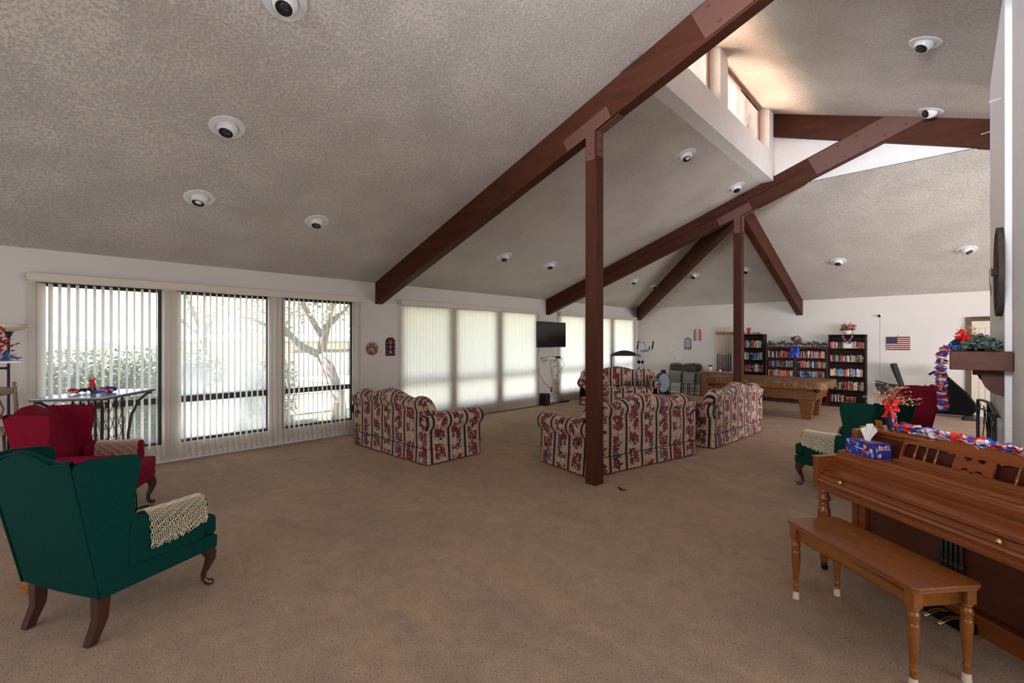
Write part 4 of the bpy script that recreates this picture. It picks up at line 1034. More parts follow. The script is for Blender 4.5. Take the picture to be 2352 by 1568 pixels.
# firebox opening and screen
sc_ = thing('fireplace_screen', 'black wrought iron fireplace screen with vine scrollwork below the mantel', 'fire screen', (.21, 7.9, 0), 0)
def arc_panel(p0, p1, z1, zc, nm):
    p0, p1 = Vector(p0), Vector(p1); q = MB()
    top_ = [(p0.x+(p1.x-p0.x)*t, p0.y+(p1.y-p0.y)*t, z1+(zc)*math.sin(PI*t*.5+PI*0)) for t in [i/12 for i in range(13)]]
    q.tube(top_, .014, 8); q.tube([(p0.x, p0.y, .0), (p0.x, p0.y, z1)], .016, 8); q.tube([(p1.x, p1.y, .0), (p1.x, p1.y, top_[-1][2])], .016, 8)
    q.tube([(x, y, z-.10) for x, y, z in top_], .010, 8); q.tube([(p0.x, p0.y, .08), (p1.x, p1.y, .08)], .012, 8)
    f = q.build(nm, BLACKM, sc_, smooth=True); q = MB()
    for s in range(3):
        ph = s*2.1; pts = []
        for i in range(22):
            t = i/21; u = .2+.3*s+.12*math.sin(t*7+ph); pts.append((p0.x+(p1.x-p0.x)*u, p0.y+(p1.y-p0.y)*u, .1+t*(z1-.12)))
        q.tube(pts, .0045, 6)
        for i in range(3, 20, 3):
            x, y, z = pts[i]; d = 1 if i % 2 else -1
            q.tube([(x, y, z), (x, y+.04*d, z+.05), (x, y+.08*d, z+.04)], .003, 5); q.ball((x, y+.09*d, z+.04), (.004, .022, .03), 6, 5)
    q.build('vine_scroll', BLACKM, f, smooth=True, merge=False)
arc_panel((0, .1, 0), (.06, -.75, 0), .93, .05, 'screen_panel'); arc_panel((.06, -.75, 0), (.085, -1.5, 0), .98, -.05, 'screen_panel')
MB().box(CH-.03, CH-.001, 6.3, 7.95, 0, .92).build('fireplace_surround', mat('pale_stone', (.42, .37, .34), .8, .2, noise=(14, (.28, .25, .24), .35, .65), bump=(25, .5, .01))); tag(bpy.data.objects['fireplace_surround'], 'pale rough stone surround behind the black iron screen', 'fireplace')

# ------------------------------------------------------------------ left side: bar table with bottle rack, chair, torchiere, serving stand, pedestal
IRON = mat('brown_iron', (.085, .062, .050), .45, .5, .3); MARB = mat('pale_stone_top', (.44, .47, .55), .18, .5, noise=(5, (.36, .39, .46), .35, .7))
ct = Vector((-6.675, .545)); tb_ = thing('bar_table', 'tall iron bar table with pale stone top and ring bottle rack by the window', 'table', (ct.x, ct.y, 0), math.atan2(.52, -.74)+PI)
L2, W2, TT = .455, .31, 1.085
MB().box(-L2, L2, -W2, W2, TT-.022, TT).build('tabletop', MARB, tb_, bevel=.004)
MB().box(-L2-.006, L2+.006, -W2-.006, W2+.006, TT-.03, TT-.012).build('top_rim', IRON, tb_, bevel=.004)
for sx in (-1, 1):
    for sy in (-1, 1):
        pts = [(sx*(L2-.01), sy*(W2-.03), TT-.045), (sx*(L2-.06), sy*(W2-.05), TT-.05), (sx*(L2-.14), sy*(W2-.09), TT-.12), (sx*(L2-.21), sy*(W2-.13), TT-.28), (sx*(L2-.235), sy*(W2-.15), TT-.5), (sx*(L2-.22), sy*(W2-.14), .30), (sx*(L2-.12), sy*(W2-.06), .02)]
        MB().tube(pts, .014, 8).build('leg', IRON, tb_, smooth=True)
q = MB()
for x in (-.17, -.06, .06, .17):
    for y in (-.13, .13): q.tube([(x, y, TT-.03), (x*1.1, y, .45)], .009, 6)
for z in (.45, .5): q.tube([(-.22, -.15, z), (.22, -.15, z), (.22, .15, z), (-.22, .15, z)], .008, 6, closed=True)
q.build('rack_frame', IRON, tb_, smooth=True)
q = MB()
for y in (-.13, .13):
    for r_i in range(5):
        for c_i in range(4):
            cx_, cz_ = -.165+c_i*.11+(.055 if r_i % 2 else 0), .56+r_i*.098
            if cx_ > .2: continue
            q.tube([(cx_+.052*math.cos(a), y, cz_+.052*math.sin(a)) for a in [2*PI*i/14 for i in range(14)]], .0032, 5, closed=True)
q.build('bottle_rings', IRON, tb_, smooth=True, merge=False)
arrangement('small star-cloth vase with red bow on the tall bar table', (-6.63, .50, TT), .78, 31, .3, 24, .13, .09)
rt_ = random.Random(2)
pts = [(-6.66+.18*math.cos(a), .50+.16*math.sin(a), TT+.02) for a in [PI*.1+i*.45 for i in range(11)]]
garland('short silk flower garland coiled on the tall bar table', pts, .018, .042, 9, None, jit=.014, along=False)
# ornate chair
CW_ = mat('whitewashed_wood', (.36, .25, .20), .6, .3, grain=((6, 6, 2), (.25, .17, .13)))
sc2 = thing('bar_chair', 'carved bar chair with lattice splat and ball finials beside the tall table', 'chair', (-7.12, -.10, 0), facing(.80, .60)); 
q = MB()
for sx in (-1, 1):
    MB().tube([(sx*.17, -.17, .74), (sx*.19, -.20, .95), (sx*.20, -.235, 1.16)], [.020, .018, .017], 8).build('back_post', CW_, sc2, smooth=True)
    MB().ball((sx*.20, -.237, 1.185), (.018, .018, .022), 10, 8).build('finial', CW_, sc2, smooth=True)
vs = []
q = MB(); q.patch(lambda u, v: (lerp(-.2, .2, u), -.232-.012*math.sin(PI*u)-.01, lerp(1.075-.02*math.sin(PI*u)**2, 1.125+.035*math.sin(PI*u)**.6, v)), 16, 3); o = q.build('crest_rail', CW_, sc2, smooth=True); o.modifiers.new('s', 'SOLIDIFY').thickness = .022
q = MB()
for s in (-1, 1):
    q.tube([(s*.02, -.20, .77), (s*.055, -.208, .85), (0, -.212, .91), (-s*.055, -.22, .97), (0, -.226, 1.03), (s*.045, -.235, 1.085)], .011, 6)
q.tube([(-.05, -.205, .82), (-.085, -.212, .92), (-.05, -.225, 1.04)], .009, 6).tube([(.05, -.205, .82), (.085, -.212, .92), (.05, -.225, 1.04)], .009, 6)
q.build('lattice_splat', CW_, sc2, smooth=True)
MB().prism([(-.2, -.18), (.2, -.18), (.225, .2), (-.225, .2)], .70, .745, 'z').build('seat', mat('seat_tan', (.35, .24, .14), .7, .2), sc2, bevel=.015, seg=3)
for sx in (-1, 1):
    for sy in (-1, 1): MB().tube([(sx*.18, sy*.16, .70), (sx*.20, sy*.20, .5), (sx*.17, sy*.17, .25), (sx*.20, sy*.20, .0)], .013, 8).build('leg', IRON, sc2, smooth=True)
MB().tube([(.18, .18, .28), (-.18, .18, .28), (-.18, -.18, .28), (.18, -.18, .28)], .009, 6, closed=True).build('foot_ring', IRON, sc2, smooth=True)
# torchiere
fl = thing('floor_lamp', 'black torchiere floor lamp with cream glass bowl at the left edge', 'lamp', (-7.43, -.125, 0))
MB().lathe([(.14, 0), (.14, .015), (.05, .03), (.02, .05)], 24).build('base', BLACKM, fl, smooth='auto')
MB().tube([(0, 0, .03), (0, 0, 1.70)], .012, 10).build('pole', BLACKM, fl, smooth=True)
MB().lathe([(.012, 1.68), (.022, 1.70), (.030, 1.73), (.050, 1.755), (.05, 1.76)], 18).build('cup', BLACKM, fl, smooth=True)
q = MB().lathe([(.03, 1.745), (.09, 1.76), (.14, 1.79), (.168, 1.825), (.165, 1.825), (.135, 1.795), (.085, 1.768), (.03, 1.752)], 28); q.build('lamp_shade', mat('cream_glass', (.72, .62, .48), .3, .4), fl, smooth=True)
# serving stand whose corner reaches into the frame
st = thing('serving_stand', 'white tray corner heaped with shiny blue and white wrapping at the left edge', 'stand', (-4.66, -.22, 0), .25)
MB().box(-.17, .17, -.95, .17, 1.50, 1.515).build('tray', WHITEP, st, bevel=.005)
MB().box(-.15, -.12, -.90, -.87, 0, 1.5).box(.12, .15, -.90, -.87, 0, 1.5).box(-.15, -.12, -.60, -.57, 0, 1.5).box(.12, .15, -.60, -.57, 0, 1.5).build('upright', WHITEP, st, bevel=.003)
MB().box(-.17, .17, -.93, -.55, .0, .03).build('foot', WHITEP, st, bevel=.005)
MB().lathe([(.006, 0), (.012, .012), (.001, .02)], 10, mtx=Matrix.Translation((.0, .125, 1.462)) @ Matrix.Rotation(-PI/2, 4, 'X')).box(-.01, .01, -.62, .126, 1.455, 1.47).build('knob', BLACK, st, smooth='auto')
wr_ = thing('wrapped_basket', 'crumpled blue and white cellophane wrap on the tray at the left edge', 'gift wrap', (-4.66, -.18, 1.516), .25)
q1, q2 = MB(), MB(); r_ = random.Random(4)
for i in range(60):
    c_ = (r_.uniform(-.13, .13), r_.uniform(-.1, .13), r_.uniform(.004, .045)); flower(q1 if i % 2 else q2, c_, r_.uniform(.018, .034), (r_.uniform(-1, 1), r_.uniform(-1, 1), 1), r_, 3)
q1.build('wrap', mat('white_cellophane', (.65, .68, .75), .15, .6), wr_); q2.build('wrap', mat('blue_cellophane', (.06, .10, .32), .15, .6), wr_)
rs = thing('red_spray', 'red and copper star spray above the wrapped tray at the left edge', 'decoration', (-4.66, -.20, 1.55))
spray(rs, .0, 90, .17, .21, 12, mat('dark_red_star', '#9c1a14', .4, .4), WIRE, sr=.022); q = MB(); 
for i in range(30): q.ball((r_.uniform(-.10, .12), r_.uniform(-.08, .08), r_.uniform(.02, .13)), .018, 7, 5)
q.build('berries', mat('red_berry', '#c01a10', .3, .5), rs, smooth=True, merge=False)
# wooden pedestal behind the teal chair
WOODO = mat('orange_oak', (.42, .17, .045), .4, .4, grain=((14, 14, 2), (.33, .12, .03)))
pd = thing('pedestal_table', 'small orange oak pedestal table leg half hidden behind the teal chair', 'side table', (-4.44, .03, 0), .35)
MB().prism([(-.045, .02), (.045, .02), (.03, .36), (-.03, .36)], -.04, .04, 'y').build('column', WOODO, pd, bevel=.004)
MB().box(-.055, .055, -.05, .05, 0, .022).build('base', WOODO, pd, bevel=.004); MB().box(-.10, .10, -.10, .10, .36, .385).build('tabletop', WOODO, pd, bevel=.004)

# ------------------------------------------------------------------ left wall: plate, USA tag, television corner
xw = W+.001
def plate_mat():
    m, nt, b, N, Lk = nodes('painted_plate')
    tc = N('ShaderNodeTexCoord'); n = N('ShaderNodeTexNoise'); n.inputs['Scale'].default_value = 17; n.inputs['Detail'].default_value = 4; Lk(tc.outputs['Object'], n.inputs['Vector'])
    s = N('ShaderNodeSeparateXYZ'); Lk(tc.outputs['Object'], s.inputs[0]); a = N('ShaderNodeMath'); a.operation = 'MULTIPLY_ADD'; a.inputs[1].default_value = 3.6; Lk(s.outputs['Z'], a.inputs[0]); Lk(n.outputs['Fac'], a.inputs[2])
    r = ramp(N, [(.18, '#6a4420'), (.36, '#9a6a3c'), (.44, '#b49a84'), (.5, '#1d1512'), (.62, '#2a201a'), (.66, '#8a8172'), (.8, '#a59a8b')]); Lk(a.outputs[0], r.inputs[0]); Lk(r.outputs[0], b.inputs['Base Color']); b.inputs['Roughness'].default_value = .25; return m
q = MB().lathe([(.0001, .006), (.07, .006), (.085, .012), (.118, .022), (.120, .018), (.08, .0), (.0001, .0)], 40, mtx=Matrix.Rotation(PI/2, 4, 'Y')); o = q.build('decorative_plate', plate_mat(), None, smooth='auto'); o.location = (xw, 4.40, 1.506); tag(o, 'round painted plate with dark animals hung left of the USA tag sign', 'plate')
def tagsign(name, label, M4, w_, h_, cols, cut=.27, hook=True):
    root = thing(name, label, 'wall sign'); root.matrix_world = M4
    hw_, hh = w_/2, h_/2; q = MB(); q.prism([(-hw_, -hh), (hw_, -hh), (hw_, hh-h_*.17), (hw_*.52, hh), (-hw_*.52, hh), (-hw_, hh-h_*.17)], -.008, 0, 'y'); q.build('board', cols[0], root, bevel=.001)
    if hook: MB().tube([(-hw_*.4, -.005, hh-.01), (0, -.005, hh+.05), (hw_*.4, -.005, hh-.01)], .0015, 5).ball((0, -.004, hh+.052), .005, 6, 4).build('hanger', mat('jute', (.35, .25, .15), .9, .1), root)
    return root
DKRED = mat('barn_red', '#5c1214', .7, .2); NAVYW = mat('navy_paint', '#1b1c38', .7, .2); OFFW = mat('off_white_paint', '#cdbfb5', .7, .2); BRED = mat('bright_red_paint', '#b3262b', .6, .3); WPAINT = mat('sign_white', '#cfcdca', .6, .3)
ML = Matrix.Translation((xw, 4.785, 1.535)) @ Matrix.Rotation(PI/2, 4, 'Z')     # board front (-y) turned to +x
s1 = tagsign('usa_sign', 'navy and dark red tag sign reading USA beside the painted plate', ML, .205, .345, [NAVYW])
MB().prism([(-.053, -.172), (.053, -.172), (.053, .172), (-.053, .172)], -.0095, -.008, 'y').build('centre_band', DKRED, s1)
for i, ch_ in enumerate('USA'): text(ch_, .105, s1, (0, -.0105, .092-i*.098), (PI/2, 0, 0), OFFW, 'letter')
q = MB()
for sx in (-1, 1):
    for z in (.075, .0, -.075, -.125): star_pts((sx*.078, -.011, z), .017, (0, -1, .001), q)
q.build('stars', OFFW, s1)
# television on a wall bracket
tv = thing('television', 'flat black television mounted high on the wall bracket', 'television', (-7.27, 9.07, 1.80), math.atan2(-1.14, .07)+PI)
tv.rotation_euler = (0, 0, PI/2+.05)
SCR = mat('tv_screen', (.012, .011, .011), .12, .6); TVB = mat('tv_bezel', (.008, .008, .008), .35, .5)
MB().box(-.60, .60, -.012, .03, -.315, .315).build('housing', TVB, tv, bevel=.006)
MB().box(-.585, .585, -.0145, -.012, -.288, .302).build('screen', SCR, tv)
MB().box(-.25, .25, .03, .07, -.2, .2).build('rear_cover', TVB, tv, bevel=.01)
MB().box(-.05, .05, .07, .085, -.1, .1).box(-.02, .02, .085, .35, -.02, .02).box(-.05, .05, .34, .40, -.12, .12).build('wall_bracket', BLACKM, tv, bevel=.003)
sh = thing('wall_shelf', 'narrow white shelf below the television', 'shelf', (W, 9.53, 1.165))
MB().box(0, .24, -.40, .36, 0, .018).build('shelf_board', WHITEP, sh, bevel=.002)
for y in (-.22, .22): MB().prism([(0, -.12), (.2, -.002), (0, -.002)], y-.004, y+.004, 'y').build('bracket', WHITEP, sh)
o = MB().box(-.09, .09, -.16, .16, 0, .045).build('media_box', WHITEP, None, bevel=.006); o.location = (W+.13, 9.40, 1.184); tag(o, 'flat white media box on the shelf under the television', 'media player')
o = MB().box(-.06, .06, -.1, .1, 0, .05).box(-.05, .03, -.16, -.09, .0, .03).build('set_top_box', BLACK, None, bevel=.006); o.location = (W+.13, 9.72, 1.184); tag(o, 'small black box beside the white one on the shelf', 'media player')
o = MB().box(0, .012, -.036, .036, -.058, .058).build('wall_outlet', BLACKM, None, bevel=.003); o.location = (W, 9.66, .35); tag(o, 'dark wall outlet above the tangle of cables', 'outlet'); MB().box(.012, .03, -.018, .012, .0, .03).build('plug', WHITEP, o, bevel=.002)
o = MB().box(-.11, .11, -.085, .085, 0, .30).build('subwoofer', mat('black_speaker', (.010, .010, .012), .5, .4), None, bevel=.008); o.location = (-7.58, 9.17, 0); tag(o, 'black subwoofer standing on the carpet by the blinds', 'speaker')
def cable(label, pts, r=.004):
    # smooth the path
    P = [Vector(p) for p in pts]; out = []
    for i in range(len(P)-1):
        a0, a1, a2, a3 = P[max(0, i-1)], P[i], P[i+1], P[min(len(P)-1, i+2)]
        for k_ in range(8):
            f = k_/8; out.append(.5*(2*a1+(a2-a0)*f+(2*a0-5*a1+4*a2-a3)*f*f+(3*a1-a0-3*a2+a3)*f**3))
    out.append(P[-1]); o = MB().tube(out, r, 5).build('cable', BLACK, None, smooth=True); return tag(o, label, 'cable', 'cables around the television')
xk = W+.02
cable('thin black cable sagging from the television to the wall outlet', [(xk+.35, 8.72, 1.5), (xk+.2, 8.80, 1.2), (xk+.05, 9.05, .85), (xk, 9.35, .55), (xk, 9.62, .39)])
cable('black cable looping below the white shelf', [(xk+.05, 9.55, 1.16), (xk+.03, 9.58, .95), (xk+.02, 9.75, .72), (xk+.02, 9.95, .75), (xk+.02, 10.0, .9), (xk+.02, 9.8, .98), (xk+.02, 9.62, .85), (xk+.02, 9.68, .65), (xk+.02, 9.8, .50), (xk+.02, 9.95, .52)])
cable('black cable falling from television to the loop beside the blinds', [(xk+.35, 9.55, 1.52), (xk+.15, 9.78, 1.25), (xk+.16, 9.9, 1.1), (xk+.16, 10.0, 1.0), (xk+.12, 9.85, .85), (xk+.1, 9.75, .68)])
cable('black cable beside the blinds down to the power strip', [(xk+.03, 9.75, 1.17), (xk+.10, 9.95, .92), (xk+.10, 9.90, .7), (xk+.05, 9.95, .55), (xk+.05, 9.85, .3), (xk+.14, 9.92, .06)])
cable('black cable arching over the floor tangle', [(xk+.06, 9.40, .03), (xk+.06, 9.55, .18), (xk+.06, 9.75, .27), (xk+.08, 9.95, .16), (xk+.16, 9.98, .03)])
cable('coiled black cable lying on the carpet by the subwoofer', [(xk+.1, 9.30, .01), (xk+.2, 9.5, .01), (xk+.1, 9.6, .04), (xk+.05, 9.45, .02), (xk+.15, 9.4, .01), (xk+.2, 9.7, .01), (xk+.12, 9.85, .02), (xk+.05, 9.6, .01)])
cable('cable along the foot of the blinds from the subwoofer', [(-7.6, 9.05, .012), (-7.58, 8.6, .008), (-7.60, 7.9, .008), (-7.59, 7.1, .008), (-7.6, 6.4, .008)], .005)
o = MB().box(-.035, .035, -.16, .16, 0, .035).build('power_strip', BLACK, None, bevel=.004); o.location = (W+.17, 10.0, 0); o.rotation_euler = (0, 0, -.2); tag(o, 'black power strip on the carpet beside the far blinds', 'power strip')
o = MB().box(-.001, .006, -.036, .036, -.058, .058).build('wall_outlet', CREAM, None, bevel=.002); o.location = (W+.001, 2.07, .155); tag(o, 'ivory wall outlet low behind the open blinds', 'outlet')
q = MB()
for z in (-.022, .022): q.box(.006, .0075, -.012, .012, z-.012, z+.012)
q.build('socket', WHITEP, o)
o = MB(); flower(o, (0, 0, .008), .055, (.2, .1, 1), random.Random(3), 4); o.add([(0.02, .01, .02), (.05, .02, .024), (.03, .04, .02)], [(0, 1, 2)]); o = o.build('dead_leaf', mat('dead_leaf_brown', (.03, .018, .010), .8, .2), None, smooth=True); o.location = (-2.66, 4.56, .0); o.scale = (1, .6, 1); tag(o, 'dark curled dead leaf on the carpet near the post', 'leaf')

# ------------------------------------------------------------------ treadmill, elliptical, folding chairs
GREYP = mat('dark_grey_plastic', (.03, .032, .035), .6, .25); SILV = mat('silver_paint', (.45, .46, .48), .3, .5, .4)
tm = thing('treadmill', 'dark grey treadmill standing behind the sofa facing the camera', 'treadmill', (-7.05, 12.35, 0), facing(.60, -.80)); tm.rotation_euler = (0, 0, facing(-.62, .785)+PI)
# local: user stands at +y, console at -y
q = MB()
def con(u, v):
    x = lerp(-.44, .44, u); a = abs(x)/.44; h_ = .10*(1-a**2*.85); d_ = lerp(-.07, .07, 0); s = v*2*PI
    return (x, -.50+.075*math.cos(s)*(1-.3*a)+.10*a*a, 1.235+h_*math.sin(s)*.85+.03*(1-a*a)-.04*a*a)
q.patch(con, 20, 16); q.build('console', GREYP, tm, smooth=True)
for sx in (-1, 1):
    MB().prism([(-.42, .08), (-.34, .08), (-.46, 1.20), (-.53, 1.20)], sx*.34-.028, sx*.34+.028, 'x').build('upright', SILV, tm, bevel=.008)
    MB().tube([(sx*.40, -.42, 1.20), (sx*.42, -.28, 1.19), (sx*.45, -.12, 1.18), (sx*.46, -.04, 1.14), (sx*.46, -.03, 1.02), (sx*.44, -.1, .9), (sx*.40, -.30, .80)], .017, 8).build('handrail', GREYP, tm, smooth=True)
MB().box(-.36, .36, -.55, .95, .05, .16).build('deck', GREYP, tm, bevel=.02); MB().box(-.26, .26, -.35, .96, .16, .166).build('belt', BLACK, tm)
MB().box(-.36, .36, -.62, -.32, .05, .24).build('motor_cover', GREYP, tm, bevel=.04, seg=4)
el = thing('elliptical_trainer', 'silver and black elliptical trainer with curved handles near the corner', 'exercise machine', (-6.62, 12.80, 0), facing(-.60, -.80))
el.rotation_euler = (0, 0, facing(-.17, -.985))
# local +y forward (console side)
MB().box(-.03, .03, -1.0, .55, .06, .12).box(-.28, .28, .5, .56, .02, .08).box(-.25, .25, -.8, -.74, .02, .08).build('frame', GREYP, el, bevel=.008)
MB().tube([(0, .42, .10), (0, .30, .9), (0, .24, 1.25), (0, .22, 1.36)], [.035, .032, .03, .028], 10).build('mast', SILV, el, smooth=True)
MB().prism([(.14, 1.36), (.20, 1.34), (.30, 1.58), (.25, 1.62)], -.11, .11, 'x').build('console', SILV, el, bevel=.015, seg=3); MB().prism([(.135, 1.375), (.142, 1.372), (.243, 1.60), (.236, 1.605)], -.085, .085, 'x').build('display', BLACK, el)
for sx in (-1, 1):
    a = MB().tube([(sx*.11, .33, .35), (sx*.11, .31, 1.00), (sx*.13, .29, 1.12), (sx*.23, .22, 1.25), (sx*.27, .14, 1.40)], .016, 8).build('handle_arm', SILV, el, smooth=True)
    MB().tube([(sx*.27, .14, 1.40), (sx*.265, .10, 1.52), (sx*.27, .08, 1.64)], .021, 8).build('grip', BLACK, a, smooth=True)
    MB().lathe([(.0001, -.03), (.045, -.03), (.045, .03), (.0001, .03)], 14, mtx=Matrix.Translation((sx*.075, .31, 1.02)) @ Matrix.Rotation(PI/2, 4, 'Y')).build('pivot', BLACK, el, smooth='auto')
    MB().tube([(sx*.06, .24, 1.34), (sx*.12, .15, 1.35), (sx*.13, .08, 1.42), (sx*.12, .06, 1.50)], .014, 8).build('fixed_grip', BLACK, el, smooth=True)
    MB().box(sx*.14-.06, sx*.14+.06, -.35, .05, .26, .29).build('foot_pedal', BLACK, el, bevel=.01)
wb_ = mat('wheel_blue_grey', (.05, .08, .11), .7, .15)
q = MB().lathe([(.0001, -.055), (.31, -.055), (.32, -.03), (.32, .03), (.31, .055), (.0001, .055)], 36, mtx=Matrix.Translation((0, -.72, .36)) @ Matrix.Rotation(PI/2, 4, 'Y')).build('flywheel_cover', wb_, el, smooth='auto')
MB().lathe([(.26, -.060), (.285, -.062), (.285, -.055), (.26, -.055)], 36, mtx=Matrix.Translation((0, -.72, .36)) @ Matrix.Rotation(PI/2, 4, 'Y')).lathe([(.26, .060), (.285, .062), (.285, .055), (.26, .055)], 36, mtx=Matrix.Translation((0, -.72, .36)) @ Matrix.Rotation(PI/2, 4, 'Y')).build('light_ring', mat('pale_ring', (.35, .42, .48), .6, .2), q, smooth='auto')
MB().prism([(-.92, .05), (-.55, .05), (-.72, .74), (-.82, .76), (-.96, .45)], -.05, .05, 'x').build('rear_shroud', BLACK, el, bevel=.02, seg=3)
# folding chairs leaning on the wall
FCM = mat('folding_chair_metal', (.055, .048, .042), .5, .3); FCF = mat('grey_fleck_fabric', (.30, .28, .26), .9, .1, noise=(220, (.17, .16, .15), .4, .6))
def folding(label, x, y, tilt=.14, rz=0):
    root = thing('folding_chair', label, 'folding chair', (x, y, 0), rz, 'folding chairs leaning on the back wall'); root.rotation_euler = (-tilt, 0, rz)
    fr = [(-.20, 0, .0), (-.205, 0, .5), (-.205, 0, .84), (-.19, 0, .90), (-.15, 0, .94), (-.08, 0, .955), (.08, 0, .955), (.15, 0, .94), (.19, 0, .90), (.205, 0, .84), (.205, 0, .5), (.20, 0, 0)]
    MB().tube(fr, .012, 8).build('front_frame', FCM, root, smooth=True)
    MB().tube([(-.17, .045, .04), (-.175, .03, .62), (-.12, .03, .66), (.12, .03, .66), (.175, .03, .62), (.17, .045, .04)], .011, 8).build('rear_frame', FCM, root, smooth=True)
    q = MB().patch(lambda u, v: (lerp(-.185, .185, u), -.004-.018*math.sin(PI*u)*-1, lerp(.72, .93-.03*abs(2*u-1)**3, v)), 10, 4); o = q.build('back_panel', FCM, root, smooth=True); o.modifiers.new('s', 'SOLIDIFY').thickness = .008
    MB().prism([(-.165, .36), (-.15, .345), (.15, .345), (.165, .36), (.185, .64), (.17, .68), (-.17, .68), (-.185, .64)], -.045, -.012, 'y').build('seat_pad', FCF, root, bevel=.012, seg=3)
    MB().tube([(-.2, 0, .20), (.2, 0, .20)], .007, 6).tube([(-.17, .04, .12), (.17, .04, .12)], .007, 6).build('crossbar', FCM, root, smooth=True)
    return root
folding('leftmost of the grey folding chairs leaning against the back wall', -6.30, 13.95)
folding('middle grey folding chair, front of the overlapping pair by the wall', -5.85, 13.88, .15)
folding('grey folding chair tucked behind the front one of the pair', -5.72, 14.02, .10)

# ------------------------------------------------------------------ back wall: papers, signs, cues, cabinet, bookcases
yw = YB-.001
MBk = lambda x, z, r=0: Matrix.Translation((x, yw, z)) @ Matrix.Rotation(r, 4, 'Y')
def paper(label, x, z, w_, h_, r=0, thick=.004, lines=7):
    root = thing('paper_notice', label, 'paper notice'); root.matrix_world = MBk(x, z, r)
    MB().box(-w_/2, w_/2, -thick, 0, -h_/2, h_/2).build('sheet', mat('white_paper', (.72, .71, .72), .8, .2), root)
    q = MB(); r_ = random.Random(int(x*10))
    for i in range(lines): zz = h_*.36-i*h_*.72/(lines-1); wd = w_*r_.uniform(.25, .38); q.box(-wd, wd, -thick-.0008, -thick, zz-.003, zz+.003)
    q.build('printed_lines', mat('grey_print', (.42, .42, .44), .8, .1), root)
paper('white square paper notice taped to the back wall', -6.52, 1.49, .215, .25)
paper('white square notice hung diagonally on the back wall above folding chairs', -6.325, 1.18, .26, .26, PI/4+.12, .02)
s2 = tagsign('welcome_sign', 'blue tag sign with white lettering and red stripes at its foot', MBk(-6.03, 1.55), .215, .37, [NAVYW])
MB().prism([(-.085, -.10), (.085, -.10), (.085, .11), (.05, .16), (-.05, .16), (-.085, .11)], -.0095, -.008, 'y').build('label_panel', mat('pale_blue_grey', '#b9bac6', .7, .2), s2)
for i, (t_, sz) in enumerate((('PROUD', .035), ('to be an', .028), ('USA', .062), ('AMERICAN', .028), ('we the people', .02))): text(t_, sz, s2, (0, -.0105, .125-[0, .037, .085, .14, .175][i]), (PI/2, 0, 0), NAVYW, 'lettering')
q = MB()
for i in range(7): q.box(-.1075+i*.0307, -.1075+(i+1)*.0307, -.0092, -.008, -.185, -.115)
q.build('stripe_ground', WPAINT, s2); q = MB()
for i in (0, 2, 4, 6): q.box(-.1075+i*.0307, -.1075+(i+1)*.0307, -.0105, -.0092, -.185, -.115)
q.build('stripes', DKRED, s2)
s3 = tagsign('usa_sign', 'white and red tag sign reading USA high on the back wall', MBk(-5.73, 1.835), .225, .38, [WPAINT])
q = MB()
for sx in (-1, 1): q.prism([(sx*.057, -.19), (sx*.1125, -.19), (sx*.1125, .12), (sx*.06, .188), (sx*.057, .188)], -.0095, -.008, 'y')
q.build('side_bands', BRED, s3); q = MB()
for sx in (-1, 1):
    for z in (.09, .03, -.03, -.09, -.15): star_pts((sx*.085, -.011, z), .017, (0, -1, .001), q)
q.build('stars', WPAINT, s3)
for i, (ch_, m_) in enumerate((('U', BRED), ('S', NAVYW), ('A', BRED))): text(ch_, .115, s3, (0, -.0105, .06-i*.10), (PI/2, 0, 0), m_, 'letter')
q = MB(); star_pts((0, -.011, .145), .022, (0, -1, .001), q); q.build('star', NAVYW, s3)
# cue rack, cabinet, cues
RACK = mat('rack_oak', (.38, .17, .05), .4, .4); CABM = mat('brown_cabinet', (.22, .085, .032), .45, .4, grain=((14, 14, 1.5), (.15, .055, .022)))
cb = thing('wood_cabinet', 'brown wooden cabinet standing under the cue rack', 'cabinet', (-5.02, 14.08, 0))
MB().box(-.43, .43, -.21, .21, .02, .735).build('body', CABM, cb, bevel=.004); MB().box(-.44, .44, -.22, .215, .735, .752).build('cabinet_top', mat('cabinet_top_grey', (.40, .36, .33), .5, .3), cb, bevel=.003)
for x0, x1 in ((-.425, -.195), (-.185, .42)): MB().box(x0, x1, -.226, -.211, .05, .72).build('door', CABM, cb, bevel=.003)
rk = thing('cue_rack', 'short oak bar with notches holding pool cues on the back wall', 'cue rack', (-4.90, YB, 1.865))
q = MB().box(-.265, .265, -.075, -.0, .012, .04).box(-.26, .26, -.03, 0, -.045, .012)
for i in range(9): q.box(-.262+i*.063, -.262+i*.063+.022, -.072, -.03, -.035, .012)
q.build('rack_bar', RACK, rk, bevel=.003)
MAPLE = mat('maple_shaft', (.62, .44, .27), .3, .5); r_ = random.Random(6)
tops = [2.06, 2.075, 2.08, 2.03, 2.045, 2.06, 2.055, 2.085]
